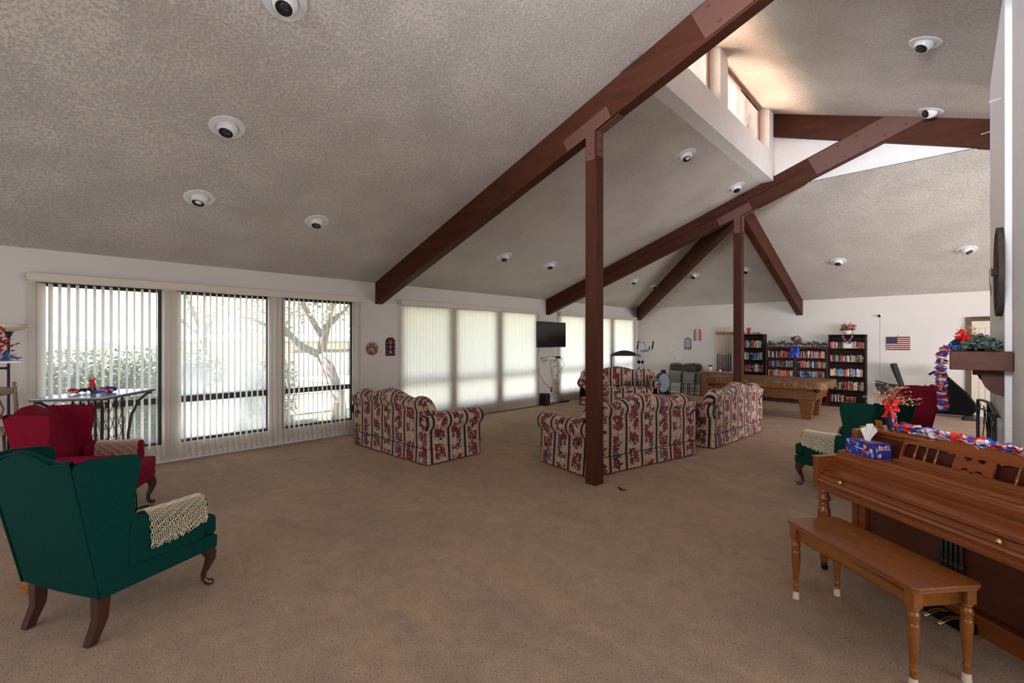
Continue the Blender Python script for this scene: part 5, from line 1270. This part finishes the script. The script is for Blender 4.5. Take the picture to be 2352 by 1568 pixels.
for i in range(8):
    x = -5.115+i*.0535; ct_ = tops[i]; ln = 1.31; y = YB-.055
    cu_ = thing('pool_cue', ['leftmost', 'second', 'third', 'fourth', 'fifth', 'sixth', 'seventh', 'rightmost'][i]+' of the pool cues standing in the oak rack', 'pool cue', (x, y, ct_-ln), 0, 'pool cues in the rack'); cu_.rotation_euler = (math.radians(.6), 0, 0)
    MB().tube([(0, 0, .5), (0, 0, ln-.02)], [.0115, .0065], 8).build('shaft', MAPLE, cu_, smooth=True)
    MB().tube([(0, 0, 0), (0, 0, .5)], [.0155, .012], 8).build('butt', [BLACK, mat('cue_brown', (.09, .03, .02), .3, .5), MAPLE][[0, 1, 1, 1, 1, 1, 0, 0][i]], cu_, smooth=True)
    MB().tube([(0, 0, ln-.02), (0, 0, ln)], .0065, 8).build('tip', WHITEP, cu_, smooth=True)
j = thing('glass_jar', 'clear jar of amber contents with dark lid on the wooden cabinet', 'jar', (-5.22, 13.98, .752)); MB().lathe([(.0001, 0), (.05, 0), (.055, .01), (.055, .13), (.05, .14)], 20).build('jar_body', mat('amber', (.62, .42, .10), .2, .5), j, smooth='auto'); MB().lathe([(.0551, .045), (.0556, .05), (.0556, .115), (.0551, .12)], 20).build('paper_label', WPAINT, j, smooth='auto'); MB().lathe([(.052, .14), (.055, .145), (.055, .175), (.0001, .178)], 20).build('lid', BLACK, j, smooth='auto')
j = thing('flower_cup', 'small glass cup of red and blue flowers on the wooden cabinet', 'decoration', (-4.93, 13.96, .752)); MB().lathe([(.0001, 0), (.025, 0), (.035, .05), (.033, .05), (.023, .004), (.0001, .004)], 14).build('cup', WHITEP, j, smooth='auto')
q1, q2 = MB(), MB()
for i in range(12): flower(q1 if i % 3 else q2, (r_.uniform(-.04, .04), r_.uniform(-.04, .04), .06+r_.uniform(0, .05)), .026, (r_.uniform(-1, 1), r_.uniform(-1, .3), .6), r_, 4)
q1.build('red_petals', PR, j); q2.build('blue_petals', PB, j)

ESP = mat('espresso_wood', (.022, .009, .006), .6, .15, grain=((2, 14, 14), (.018, .008, .006))); CHERRY = mat('cherry_wood', (.075, .021, .011), .55, .2, grain=((2, 14, 14), (.05, .016, .010)))
BOOKC = {'black': '#15120f', 'dark brown': '#3a2018', 'dark red': '#6d1414', 'red': '#b02a20', 'orange': '#cc5a22', 'tan': '#a88a64', 'cream': '#cfc0a4', 'white': '#d3cfc6', 'grey': '#8d9291', 'grey-green': '#7d8c7c', 'green': '#1e5a48', 'teal': '#2c7d86', 'light blue': '#6f9cc0', 'blue': '#2a5c9c', 'navy': '#1b2440', 'pink': '#c0646c', 'yellow': '#c99a34'}
def book_mat(nm, hx):
    m, nt, b, N, Lk = nodes('book_'+nm)
    tc = N('ShaderNodeTexCoord'); sp = N('ShaderNodeSeparateXYZ'); Lk(tc.outputs['Object'], sp.inputs[0]); oi = N('ShaderNodeObjectInfo')
    v = N('ShaderNodeTexVoronoi'); v.voronoi_dimensions = '1D'; v.inputs['Scale'].default_value = 9; a = N('ShaderNodeMath'); a.operation = 'MULTIPLY_ADD'; a.inputs[1].default_value = 17; Lk(oi.outputs['Random'], a.inputs[0]); Lk(sp.outputs['Z'], a.inputs[2]); Lk(a.outputs[0], v.inputs['W'])
    s2_ = N('ShaderNodeSeparateXYZ'); Lk(v.outputs['Color'], s2_.inputs[0]); c1 = srgb(hx); lt = tuple(min(1, x*.5+.35) for x in c1) if sum(c1) < .9 else tuple(x*.35 for x in c1)
    r = ramp(N, [(0, c1), (.74, lt), (.82, c1), (.92, tuple(x*.5 for x in c1))], 'CONSTANT'); Lk(s2_.outputs[0], r.inputs[0]); Lk(r.outputs[0], b.inputs['Base Color']); b.inputs['Roughness'].default_value = .45
    return m
PAGES = mat('book_pages', (.62, .56, .46), .9, .1)
BM = {}
for nm, hx in BOOKC.items():
    q = MB(); m_ = book_mat(nm, hx)
    # unit book: width 1, depth 1 (spine at y=0), height 1; covers wrap a page block
    sp = [(-.5, 1), (-.5, .04), (-.42, 0), (.42, 0), (.5, .04), (.5, 1), (.40, 1), (.40, .06), (-.40, .06), (-.40, 1)]
    q.cur = 0; q.prism(sp, 0, 1, 'z'); q.cur = 1; q.box(-.40, .40, .06, .98, .02, .98); BM[nm] = q.mesh('book', [m_, PAGES])
ORD = 'first second third fourth fifth sixth seventh eighth ninth tenth eleventh twelfth thirteenth fourteenth fifteenth sixteenth seventeenth eighteenth nineteenth twentieth'.split()
def ordn(i): return ORD[i] if i < 20 else 'twenty-'+ORD[i-20]
PAL = {'dark': ['black', 'dark brown', 'dark red', 'red', 'grey', 'tan', 'navy', 'cream'], 'warm': ['dark red', 'red', 'orange', 'tan', 'black', 'cream', 'dark brown', 'black', 'grey', 'dark red'], 'cool': ['blue', 'light blue', 'grey', 'teal', 'white', 'navy', 'black', 'grey-green', 'cream', 'dark red', 'black'], 'mix': ['white', 'black', 'cream', 'red', 'orange', 'blue', 'light blue', 'green', 'grey', 'navy', 'tan', 'pink'], 'light': ['cream', 'white', 'tan', 'grey', 'pink', 'dark red', 'red', 'black', 'dark brown', 'tan', 'grey-green', 'black']}
def row(x0, x1, z, yf, pal, hm, shelf, seed, gap=None):
    r_ = random.Random(seed); x = x0+.006; i = 0; last = None
    while True:
        wd = r_.uniform(.020, .036)*1.12
        if x+wd > x1-.004: break
        if gap and gap[0] < x+wd/2 < gap[1]: x += wd; continue
        nm = r_.choice(PAL[pal]) if r_.random() > .15 or not last else last; last = nm
        o = bpy.data.objects.new('book', BM[nm]); C.objects.link(o); hh = hm*r_.uniform(.86, 1.04)
        o.location = (x+wd/2, yf+r_.uniform(.0, .02), z); o.scale = (wd*.93, .13, hh)
        tag(o, f'{nm} book, {ordn(i)} from left, {shelf}', 'book', 'books on the '+shelf); x += wd; i += 1
def case(name, label, x0, x1, zt, yf, shelves, m, base=.07, arch=0, mid=None, t=.022):
    root = thing(name, label, 'bookcase', ((x0+x1)/2, (yf+YB-.02)/2, 0)); cx_, cy_ = root.location.x, root.location.y; d0, d1 = yf-cy_, YB-.022-cy_
    a, b_ = x0-cx_, x1-cx_
    for s0, s1 in ((a, a+t), (b_-t, b_)): MB().box(s0, s1, d0, d1, 0, zt-t).build('side_panel', m, root, bevel=.002)
    MB().box(a-.006, b_+.006, d0-.01, d1, zt-t, zt).build('top_board', m, root, bevel=.003); MB().box(a+t, b_-t, d1-.008, d1, .03, zt-t).build('back_board', m, root)
    MB().box(a+t, b_-t, d0+.005, d0+.03, 0, base).build('plinth', m, root, bevel=.002)
    for z in shelves: MB().box(a+t, b_-t, d0+.006, d1-.008, z-.02, z).build('shelf', m, root, bevel=.0015)
    if arch:
        q = MB(); w_ = (b_-a)/arch; n_ = 20
        for k_ in range(arch):
            xa, xb = a+k_*w_+(t*1.2), a+(k_+1)*w_-(t*1.2); vs = []
            for i in range(n_+1):
                u = i/n_; x = lerp(xa, xb, u); zz = zt-t-.055+.04*math.sin(PI*u)
                vs += [(x, d0-.004, zz), (x, d0-.004, zt-t), (x, d0+.014, zt-t), (x, d0+.014, zz)]
            q.add(vs, [(i*4+j, i*4+4+j, i*4+4+(j+1) % 4, i*4+(j+1) % 4) for i in range(n_) for j in range(4)])
        q.build('arched_rail', m, root, smooth='auto')
        MB().box(-.03, .03, d0-.006, d1, 0, zt-t).build('centre_stile', m, root, bevel=.002); MB().box(a-.001, a+.04, d0-.008, d0+.005, 0, zt-t).box(b_-.04, b_+.001, d0-.008, d0+.005, 0, zt-t).build('face_stile', m, root, bevel=.002)
    return root
YBK = 14.0
case('bookcase', 'tall dark espresso bookcase partly hidden behind the far post', -4.56, -3.785, 1.83, YBK, [.10, .445, .785, 1.12, 1.456], ESP)
case('bookcase', 'low double reddish bookcase with two arched bays behind the pool table', -3.745, -2.31, 1.485, YBK, [.10, .42, .70, .95, 1.20], CHERRY, arch=2)
case('bookcase', 'tall dark espresso bookcase farthest right, full to the bottom shelf', -2.30, -1.545, 1.80, YBK, [.12, .43, .765, 1.125, 1.458], ESP)
names5 = ['bottom shelf', 'fourth shelf down', 'third shelf down', 'second shelf down', 'top shelf']
for k_, (z, pal, hm) in enumerate(((.785, 'dark', .205), (1.12, 'cool', .20), (1.456, 'warm', .20))): row(-4.30, -3.81, z, YBK+.03, pal, hm, names5[k_+2]+' of bookcase behind the post', 100+k_)
for k_, (z, p1, p2, hm) in enumerate(((.70, 'mix', 'cool', .165), (.95, 'cool', 'mix', .17), (1.20, 'dark', 'light', .175))):
    row(-3.70, -3.07, z, YBK+.03, p1, hm, ['third', 'second', 'top'][k_]+' shelf, low bookcase left bay', 120+k_)
    row(-2.99, -2.35, z, YBK+.03, p2, hm, ['third', 'second', 'top'][k_]+' shelf, low bookcase right bay', 130+k_)
row(-3.6, -3.25, .10, YBK+.03, 'mix', .20, 'lowest shelf, low bookcase left bay', 140); row(-2.93, -2.6, .10, YBK+.03, 'cool', .20, 'lowest shelf, low bookcase right bay', 141)
for k_, (z, pal, hm) in enumerate(((.12, 'dark', .19), (.43, 'warm', .21), (.765, 'mix', .185), (1.125, 'light', .165), (1.458, 'light', .165))):
    if k_ == 0: row(-2.275, -1.98, z, YBK+.03, pal, hm, names5[k_]+' of right tall bookcase', 150)
    else: row(-2.275, -1.57, z, YBK+.03, pal, hm, names5[k_]+' of right tall bookcase', 150+k_, gap=None)
for i in range(5):
    o = bpy.data.objects.new('book', BM[['dark red', 'black', 'dark red', 'dark brown', 'red'][i]]); C.objects.link(o); o.scale = (.028, .13, .2); o.rotation_euler = (0, PI/2, 0); o.location = (-1.96+rnd.uniform(0, .01), YBK+.04, .12+.0155+i*.0285)
    tag(o, ['lowest', 'second from bottom', 'middle', 'second from top', 'uppermost'][i]+' book lying flat in the pile on the bottom shelf', 'book', 'flat stack of books, right tall bookcase')
# things on and in front of the bookcases
fm = thing('framed_note', 'small cream framed note standing before books in the right tall bookcase', 'picture frame', (-1.905, YBK-.004, 1.46))
MB().box(-.085, .085, 0, .015, 0, .115).build('frame', mat('cream_frame', (.62, .55, .44), .5, .3), fm, bevel=.003); MB().box(-.055, .055, -.002, 0, .028, .09).build('note', mat('white_paper', (.72, .71, .72), .8, .2), fm); q = MB()
for i in range(4): q.box(-.04, .04, -.003, -.002, .04+i*.012, .043+i*.012)
q.build('printed_lines', mat('grey_print', (.42, .42, .44), .8, .1), fm)
garland('flower garland draped in a U over the right tall bookcase', [(-2.01, YBK-.03, 1.85), (-2.0, YBK-.035, 1.78), (-1.98, YBK-.03, 1.70), (-1.93, YBK-.03, 1.63), (-1.90, YBK-.03, 1.615), (-1.86, YBK-.03, 1.64), (-1.82, YBK-.03, 1.71), (-1.80, YBK-.035, 1.79), (-1.80, YBK-.03, 1.85)], .014, .026, 14, None, jit=.004, along=True)
def bouquet(label, loc, potm, potprof, n, R_, z0, seed, leaf=True, cols=None):
    root = thing('flower_arrangement', label, 'flower arrangement', loc); MB().lathe(potprof, 20).build('pot', potm, root, smooth='auto')
    r_ = random.Random(seed); qs = [MB(), MB(), MB()]; st_ = MB()
    for i in range(n):
        a, b_, e_ = r_.random()*2*PI, r_.random()**.5, r_.random(); p = (math.cos(a)*R_*b_, math.sin(a)*R_*b_*.7, z0+R_*1.15*e_*math.sqrt(max(.05, 1-b_*b_*.8)))
        flower(qs[r_.choice((0, 0, 1, 2))], p, r_.uniform(.022, .036), (p[0]*3, p[1]*3-.2, .3), r_, 5); st_.tube([(0, 0, z0-.06), p], .002, 4)
    for q, m, n_ in zip(qs, cols or (PR, PWh, STARN), ('red_flowers', 'white_flowers', 'blue_flowers')): q.build(n_, m, root, smooth=True)
    if leaf: leaves(st_, 70, lambda r: (r.uniform(-R_, R_)*.9, r.uniform(-R_, R_)*.6, z0+r.random()*R_*.9), .05, seed+1)
    st_.build('stems_and_leaves', FERN, root, merge=False); return root
bouquet('mixed flower arrangement in a cream bowl on the right tall bookcase', (-1.92, 14.13, 1.80), mat('cream_ceramic', (.70, .66, .58), .3, .5), [(.06, 0), (.085, .07), (.09, .10), (.08, .10), (.07, .02)], 34, .155, .115, 41)
bouquet('round red and white bouquet in a blue vase on the low bookcase', (-3.04, 14.12, 1.485), mat('blue_glass_vase', (.02, .14, .45), .15, .6), [(.035, 0), (.042, .02), (.018, .055), (.024, .09), (.03, .13), (.02, .13)], 26, .115, .17, 43)
arrangement('star-cloth vase with red bow on the tall bookcase beside the post', (-4.20, 14.10, 1.83), .85, 51, .2, 30, .12, .09)
garland('flower garland lying on top of the bookcase beside the far post', [(-4.33, 14.06, 1.855), (-4.2, 14.04, 1.855), (-4.0, 14.05, 1.855), (-3.90, 14.05, 1.855)], .012, .028, 15, None, jit=.012, along=False)
garland('red, white and blue garland along the top of the low bookcase', [(-3.72, 14.03, 1.51), (-3.4, 14.02, 1.512), (-3.1, 14.03, 1.51), (-2.7, 14.02, 1.51), (-2.33, 14.03, 1.51)], .013, .028, 16, None, jit=.012, along=False)
lv = MB(); leaves(lv, 420, lambda r: ((lambda x: (x, 14.12+r.uniform(-.05, .06), 1.49+.02+r.random()*(.05+.07*abs(math.sin(x*9+.4)))))(r.uniform(-3.74, -2.33))), .055, 61, up=.9); o = lv.build('leaf_garland', FERN, None, merge=False); tag(o, 'dark green leafy garland on the low bookcase behind the flowers', 'garland')
bw = bow(BLUEB, None, (-3.045, YBK-.022, 1.375), 1.9); bw.name = 'ribbon_bow'; tag(bw, 'large shiny blue ribbon bow hanging on the low bookcase centre', 'bow')
# flag, thermostat cord, door
fg = thing('flag_hanging', 'hooked rug flag with stars and stripes hanging on the back wall', 'flag', (-.963, yw, 1.585))
FW, FH = .43, .305
MB().box(-FW/2-.007, FW/2+.007, -.012, 0, -FH/2-.007, FH/2+.007).build('border', mat('gold_border', (.42, .28, .12), .7, .2), fg, bevel=.003)
MB().box(-FW/2, FW/2, -.0145, -.012, -FH/2, FH/2).build('white_ground', mat('flag_white', (.62, .52, .48), .9, .1), fg); q = MB()
for i in range(7): z = FH/2-i*FH*2/13; q.box(-FW/2, FW/2, -.018, -.0145, z-FH/13, z)
q.build('red_stripes', mat('flag_red', (.16, .015, .022), .9, .1), fg, bevel=.001); MB().box(-FW/2, -FW/2+.20, -.020, -.018, FH/2-FH*7/13, FH/2).build('blue_canton', mat('flag_navy', (.012, .014, .05), .9, .1), fg); q = MB()
for r_i in range(9):
    for c_i in range(6 if r_i % 2 == 0 else 5): star_pts((-FW/2+.018+c_i*.0325+(.016 if r_i % 2 else 0), -.0208, FH/2-.012-r_i*.0175), .0068, (0, -1, .001), q)
q.build('stars', mat('flag_white', (.62, .52, .48), .9, .1), fg, merge=False)
MB().tube([(0, -.008, FH/2), (.012, -.008, FH/2+.03), (0, -.008, FH/2+.05), (-.012, -.008, FH/2+.03), (0, -.008, FH/2)], .004, 6).build('hanging_loop', mat('gold_border', (.42, .28, .12), .7, .2), fg, smooth=True)
wc = thing('wall_sensor', 'small dark dome camera on the back wall with a thin wire below', 'camera', (-1.30, yw, 2.26)); MB().lathe([(.035, 0), (.035, .02), (.02, .03)], 16, mtx=Matrix.Rotation(PI/2, 4, 'X')).build('mount', WHITEP, wc, smooth='auto'); MB().ball((-.01, -.05, -.012), .032, 14, 10).build('dome', BLACK, wc, smooth=True)
MB().tube([(0.0, -.003, -.02), (.004, -.003, -.9), (0, -.003, -1.75)], .0025, 5).build('wire', mat('beige_wire', (.45, .38, .33), .6, .2), wc, smooth=True)
DFR = mat('brown_door_trim', (.10, .056, .026), .5, .4); dr = bpy.data.objects.new('door_1', None); C.objects.link(dr); struct(dr, 'cream panelled door with brown frame beside the chimney', 'door')
MB().box(.185, .275, YB-.03, YB, 0, 2.165).box(1.15, 1.24, YB-.03, YB, 0, 2.165).box(.275, 1.15, YB-.03, YB, 2.075, 2.165).build('door_frame', DFR, dr, bevel=.004)
MB().box(.275, 1.15, YB-.012, YB-.001, .06, 2.075).build('door_panel', mat('cream_door', (.66, .58, .48), .5, .3), dr); q = MB()
for i in range(8): q.box(.39+i*.095, .395+i*.095, YB-.015, YB-.012, .1, 1.92)
q.box(.3, 1.13, YB-.015, YB-.012, 1.92, 1.926); q.build('gold_lines', mat('gold_border', (.42, .28, .12), .7, .2), dr)

# ------------------------------------------------------------------ pool table
VINYL = mat('brown_vinyl_cover', (.20, .088, .026), .40, .3, noise=(7, (.15, .062, .018), .3, .7), bump=(7, .9, .06)); PT = mat('honey_oak', (.17, .062, .017), .45, .3, grain=((2, 12, 12), (.12, .042, .012)))
pt = thing('pool_table', 'pool table under a brown vinyl cover in front of the bookcases', 'pool table', (-3.075, 11.72, 0))
a, b_ = 1.205, .69
q = MB()
def cov(u, v):
    # rounded-rectangle ring expanded outward and down
    t = u*2*PI; cx_ = math.copysign(min(1, abs(math.cos(t))*1.25)**.55, math.cos(t)); cy_ = math.copysign(min(1, abs(math.sin(t))*1.25)**.55, math.sin(t))
    if v < .4: s = v/.4; k_ = s*.97; z = .808+.006*math.sin(t*5)*s; o_ = 0
    elif v < .6: s = (v-.4)/.2; k_ = .97+.03*math.sin(s*PI/2); z = .808-.022*(1-math.cos(s*PI/2))
    else: s = (v-.6)/.4; k_ = 1+.004*s+.010*s*math.sin(t*9)+.007*s*math.sin(t*23+1); z = .786-.125*s-.012*s*math.sin(t*7)-.008*s*math.sin(t*17)
    return (cx_*a*k_, cy_*b_*k_, z)
q.patch(cov, 180, 16); q.build('vinyl_cover', VINYL, pt, smooth=True)
MB().box(-1.13, 1.13, -.62, .62, .62, .78).build('rail', PT, pt, bevel=.01); MB().prism([(-1.02, .42), (1.02, .42), (1.08, .66), (-1.08, .66)], -.54, .54, 'y').build('table_cabinet', PT, pt, bevel=.006)
for sx in (-1, 1):
    for sy in (-1, 1):
        q = MB(); vs = []
        for z, hh in ((.0, .085), (.45, .15)):
            for dx, dy in ((-1, -1), (1, -1), (1, 1), (-1, 1)): vs.append((sx*.83+dx*hh*.95, sy*.37+dy*hh*.75, z))
        q.add(vs, [(3, 2, 1, 0), (4, 5, 6, 7)]+[(j, (j+1) % 4, 4+(j+1) % 4, 4+j) for j in range(4)]); q.build('leg', PT, pt, bevel=.006)
for x in (-1.08, 1.08, 0):
    for y in (-.62,): MB().lathe([(.0001, -.06), (.05, -.055), (.06, 0), (.055, 0)], 12, c=(x*.98, y, .655)).build('pocket', BLACK, pt, smooth=True)
# ------------------------------------------------------------------ recumbent bike
rb = thing('recumbent_bike', 'black recumbent exercise bike behind the burgundy chair', 'exercise bike', (-.30, 13.95, 0), 0)
rb.rotation_euler = (0, 0, math.radians(-6))
q = MB(); hp = [(.02, .05), (.62, .05), (.70, .16), (.68, .32), (.56, .52), (.38, .72), (.26, .86), (.19, .86), (.20, .70), (.10, .45), (.00, .30)]
q.prism([(x-.05, z) for x, z in hp], -.10, .10, 'y'); q.build('shroud', mat('bike_black', (.005, .0045, .0045), .8, .08), rb, bevel=.03, seg=3)
MB().prism([(.12, .86), (.20, .86), (.10, 1.10), (.03, 1.07)], -.14, .14, 'y').build('console', BLACK, rb, bevel=.015, seg=3)
MB().tube([(.14, 0, .9), (.02, -.2, .98), (-.08, -.22, .90)], .024, 8).tube([(.14, 0, .9), (.02, .2, .98), (-.08, .22, .90)], .016, 8).build('handlebar', BLACK, rb, smooth=True)
MB().box(-1.05, .60, -.045, .045, .05, .12).box(.55, .62, -.2, .2, .0, .06).box(-1.05, -.97, -.2, .2, 0, .06).build('frame_rail', BLACKM, rb, bevel=.01)
q = MB(); q.prism([(-.60, .60), (-.55, .58), (-.70, 1.12), (-.76, 1.12), (-.76, 1.06)], -.19, .19, 'y'); q.build('seat_back', BLACK, rb, bevel=.02, seg=3)
MB().prism([(-.92, .56), (-.35, .54), (-.35, .60), (-.92, .63)], -.18, .18, 'y').build('seat', BLACK, rb, bevel=.02, seg=3); MB().prism([(-.85, .10), (-.65, .10), (-.7, .56), (-.82, .56)], -.04, .04, 'y').build('seat_post', GREYP, rb, bevel=.006)
MB().tube([(-.4, -.22, .62), (-.7, -.22, .62), (-.92, -.22, .68), (-1.03, -.2, .70)], .014, 8).build('side_handle', GREYP, rb, smooth=True); MB().prism([(-1.04, .64), (-1.00, .66), (-.45, .56), (-.45, .38), (-.94, .36)], -.235, -.21, 'y').build('side_shield', GREYP, rb, bevel=.006)
MB().box(-.03, .07, -.22, -.12, .25, .28).build('pedal', GREYP, rb, bevel=.008)
o = MB().prism([(-.10, 0), (.10, 0), (.11, .03), (.02, .09), (-.06, .09), (-.10, .05)], -.04, .04, 'y').build('dumbbell', BLACK, None, bevel=.01); o.location = (.22, 13.45, 0); o.rotation_euler = (0, 0, .3); tag(o, 'small black weight on the carpet by the bike', 'weight')

# ------------------------------------------------------------------ outside
GRASS = mat('lawn', (.05, .068, .034), .9, .1, noise=(2.5, (.085, .10, .058), .35, .7), bump=(60, .5, .03)); CONC = mat('pale_concrete', (.20, .195, .185), .8, .2, noise=(3, (.18, .175, .165), .3, .7))
gz = lambda x: -.16+(.036*(x+9) if x < -9 else 0)
q = MB().add([(-9, -60, gz(-9)), (-9, 90, gz(-9)), (-160, 90, gz(-160)), (-160, -60, gz(-160))], [(0, 1, 2, 3)]).add([(-9, -60, -.16), (60, -60, -.16), (60, 90, -.16), (-9, 90, -.16)], [(0, 1, 2, 3)]); tag(q.build('lawn', GRASS), 'sunlit green lawn outside the left windows', 'lawn', kind='structure')
q = MB()
for x0, x1 in ((-9.6, -7.95), (-13.6, -12.3), (-24, -19)): q.add([(x0, -40, gz(x0)+.03), (x1, -40, gz(x1)+.03), (x1, 60, gz(x1)+.03), (x0, 60, gz(x0)+.03)], [(0, 1, 2, 3)])  # first strip is an added pale surface bouncing light onto the blinds
q.add([(-40, 13, gz(-40)+.04), (-19, 11, gz(-19)+.04), (-19, 16, gz(-19)+.04), (-40, 18, gz(-40)+.04)], [(0, 1, 2, 3)]); tag(q.build('concrete_walk', CONC), 'pale concrete walk and drive crossing the lawn outside', 'path', kind='structure')
HEDGE = mat('hedge_leaf', (.04, .055, .025), .5, .3, noise=(12, (.13, .15, .085), .35, .7)); HIN = mat('hedge_inner', (.03, .045, .02), .9, .1)
def hedge(label, x0, x1, y0, y1, z0, z1, n, seed, name='hedge'):
    root = thing(name, label, 'hedge', ((x0+x1)/2, (y0+y1)/2, z0)); hx, hy, hz = (x1-x0)/2, (y1-y0)/2, z1-z0
    MB().box(-hx+.15, hx-.15, -hy+.15, hy-.15, 0, hz-.15).build('inner_twigs', HIN, root); q = MB()
    def f(r):
        k_ = r.random()
        if k_ < .55: return (hx+r.uniform(-.25, .1), r.uniform(-hy, hy), r.random()*hz)
        if k_ < .85: return (r.uniform(-hx, hx), r.uniform(-hy, hy), hz+r.uniform(-.25, .08))
        return (r.uniform(-hx, hx), r.choice((-1, 1))*hy+r.uniform(-.1, .1), r.random()*hz)
    leaves(q, n, f, .075, seed, up=1); tag(q.build('foliage', HEDGE, root, merge=False), kind='stuff'); return root
hedge('long clipped hedge outside the left window pane', -12.4, -10.8, -3.5, 2.6, -.2, 1.36, 15000, 71)
hedge('rounded green shrub outside the middle window pane', -11.6, -10.5, 2.5, 4.1, -.2, 1.15, 5000, 72, 'shrub')
BARK = mat('tree_bark', (.11, .085, .07), .9, .1, bump=(20, .6, .03)); TLEAF = mat('tree_leaf', (.07, .11, .045), .5, .3, noise=(8, (.15, .19, .09), .35, .7))
tr = thing('yard_tree', 'forked yard tree with rough trunk outside the right-hand pane', 'tree', (-10.35, 5.05, -.2))
q = MB(); q.tube([(0, 0, -.1), (-.02, -.03, .6), (-.12, -.22, 1.25), (-.2, -.35, 1.55)], [.19, .145, .13, .12], 12)
for pts, rr in (([(-.2, -.35, 1.5), (-.25, -.8, 1.75), (-.3, -1.2, 2.2), (-.4, -1.5, 3.0), (-.5, -1.7, 4)], [.09, .075, .06, .05, .03]), ([(-.2, -.35, 1.5), (-.2, -.25, 2.1), (-.1, -.15, 2.7), (0, .1, 3.6), (.1, .2, 4.4)], [.11, .10, .085, .06, .03]), ([(-.2, -.3, 1.9), (-.25, -.7, 2.6), (-.2, -1.0, 3.4)], [.07, .055, .03]), ([(-.15, -.2, 2.2), (-.2, .4, 2.8), (-.3, .9, 3.6)], [.07, .05, .03]), ([(-.3, -1.0, 1.95), (-.4, -1.7, 2.3), (-.4, -2.4, 2.5)], [.05, .035, .02])): q.tube(pts, rr, 9)
q.build('trunk', BARK, tr, smooth=True); q = MB()
def cr(r):
    a, b_ = r.random()*2*PI, r.random()**.5; return (math.cos(a)*b_*2.2-.3, -.5+math.sin(a)*b_*2.6, 2.3+r.random()*2.6+.5*b_*(r.random()-.6))
leaves(q, 3000, cr, .10, 73, up=.3); tag(q.build('crown', TLEAF, tr, merge=False), kind='stuff')
tr2 = thing('yard_tree', 'slender tree showing leafy branches in the left and middle panes', 'tree', (-13.2, 2.9, -.25)); q = MB(); q.tube([(0, 0, 0), (.05, .05, 1.5), (0, .1, 3), (-.1, .1, 4.5)], [.12, .10, .08, .03], 9)
for s in ((-.2, -.9, 2.9), (-.1, -.6, 3.7), (.2, 1.0, 3.4)): q.tube([(0, .08, 2), (s[0]*.5, s[1]*.5, s[2]*.85), s], [.05, .035, .015], 7)
q.build('trunk', BARK, tr2, smooth=True); q = MB()
leaves(q, 1700, lambda r: ((lambda a, b_: (math.cos(a)*b_*1.4, 1.0+math.sin(a)*b_*1.5, 2.1+r.random()*2.6))(r.random()*2*PI, r.random()**.5)), .10, 74, up=.2); tag(q.build('crown', TLEAF, tr2, merge=False), kind='stuff')
STUC = mat('pink_stucco', (.62, .42, .33), .85, .1); RF = mat('grey_roof', (.34, .33, .34), .8, .2); GAR = mat('white_garage', (.72, .70, .68), .6, .2); DWIN = mat('dark_window', (.05, .07, .10), .15, .5); OR = mat('orange_fascia', (.58, .30, .18), .7, .2); STONE = mat('pillar_stone', (.40, .32, .27), .85, .2, noise=(6, (.25, .2, .17), .35, .65))
h1 = thing('house', 'pale pink gabled house beyond the hedge at far left', 'house', (-38, 1.6, gz(-38)))
MB().box(-4, 4, -14, 1.6, 0, 2.5).build('walls', STUC, h1); MB().add([(4.4, -6.5, 4.3), (4.4, 2, 2.35), (4.4, 4, 2.3), (4.4, 4, 2.5), (4.4, 2, 2.62), (4.4, -6.5, 4.65), (4.4, -15, 2.7), (4.4, -15, 2.4)], [(0, 1, 2, 3, 4, 5, 6, 7)]).box(-4.5, 4.42, -14.5, 4, 2.42, 2.6).build('roof', RF, h1); MB().add([(4.02, -14, 2.4), (4.02, 2.6, 2.4), (4.02, -6.5, 4.3)], [(0, 1, 2)]).build('gable', STUC, h1)
for y in (-6.5, -2.2): MB().box(4.0, 4.05, y, y+2.6, .9, 2.0).build('window', DWIN, h1)
MB().box(3.6, 4.0, 3.5, 3.9, 0, 2.4).build('porch_post', RF, h1)
h2 = thing('house', 'low pink house with white garage doors seen past the forked tree', 'house', (-40, 15.5, gz(-40)))
MB().box(-4, 3, -8.5, 14, 0, 2.4).build('walls', STUC, h2); MB().box(-4.6, 3.8, -9.5, 15, 2.72, 2.92).build('roof', CONC, h2); MB().box(3.0, 3.7, -9.2, 14.8, 2.25, 2.72).build('fascia', OR, h2)
MB().box(3.0, 3.1, -1.5, 8.5, 0, 1.95).build('garage_door', GAR, h2); MB().box(3.0, 3.5, -3.6, -1.8, 0, 1.4).build('stone_pillar', STONE, h2); MB().box(3.0, 3.12, -1.2, 8.3, 1.95, 2.2).build('transom_window', DWIN, h2)
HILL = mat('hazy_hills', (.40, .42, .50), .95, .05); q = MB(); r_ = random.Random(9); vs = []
N_ = 60
for i in range(N_+1):
    y = -420+i*14; z = 6+10*math.sin(i*.23+1.2)+4*math.sin(i*.71)+ (14 if i < 32 else 0)*(1-i/32 if i < 32 else 0); vs += [(-600, y, -30), (-600-z*2, y, max(2, z)+6), (-700, y, -30)]
q.add(vs, [(i*3, i*3+3, i*3+4, i*3+1) for i in range(N_)]+[(i*3+1, i*3+4, i*3+5, i*3+2) for i in range(N_)]); struct(q.build('hills', HILL, None, smooth=True), 'hazy distant hills on the horizon', 'hills')
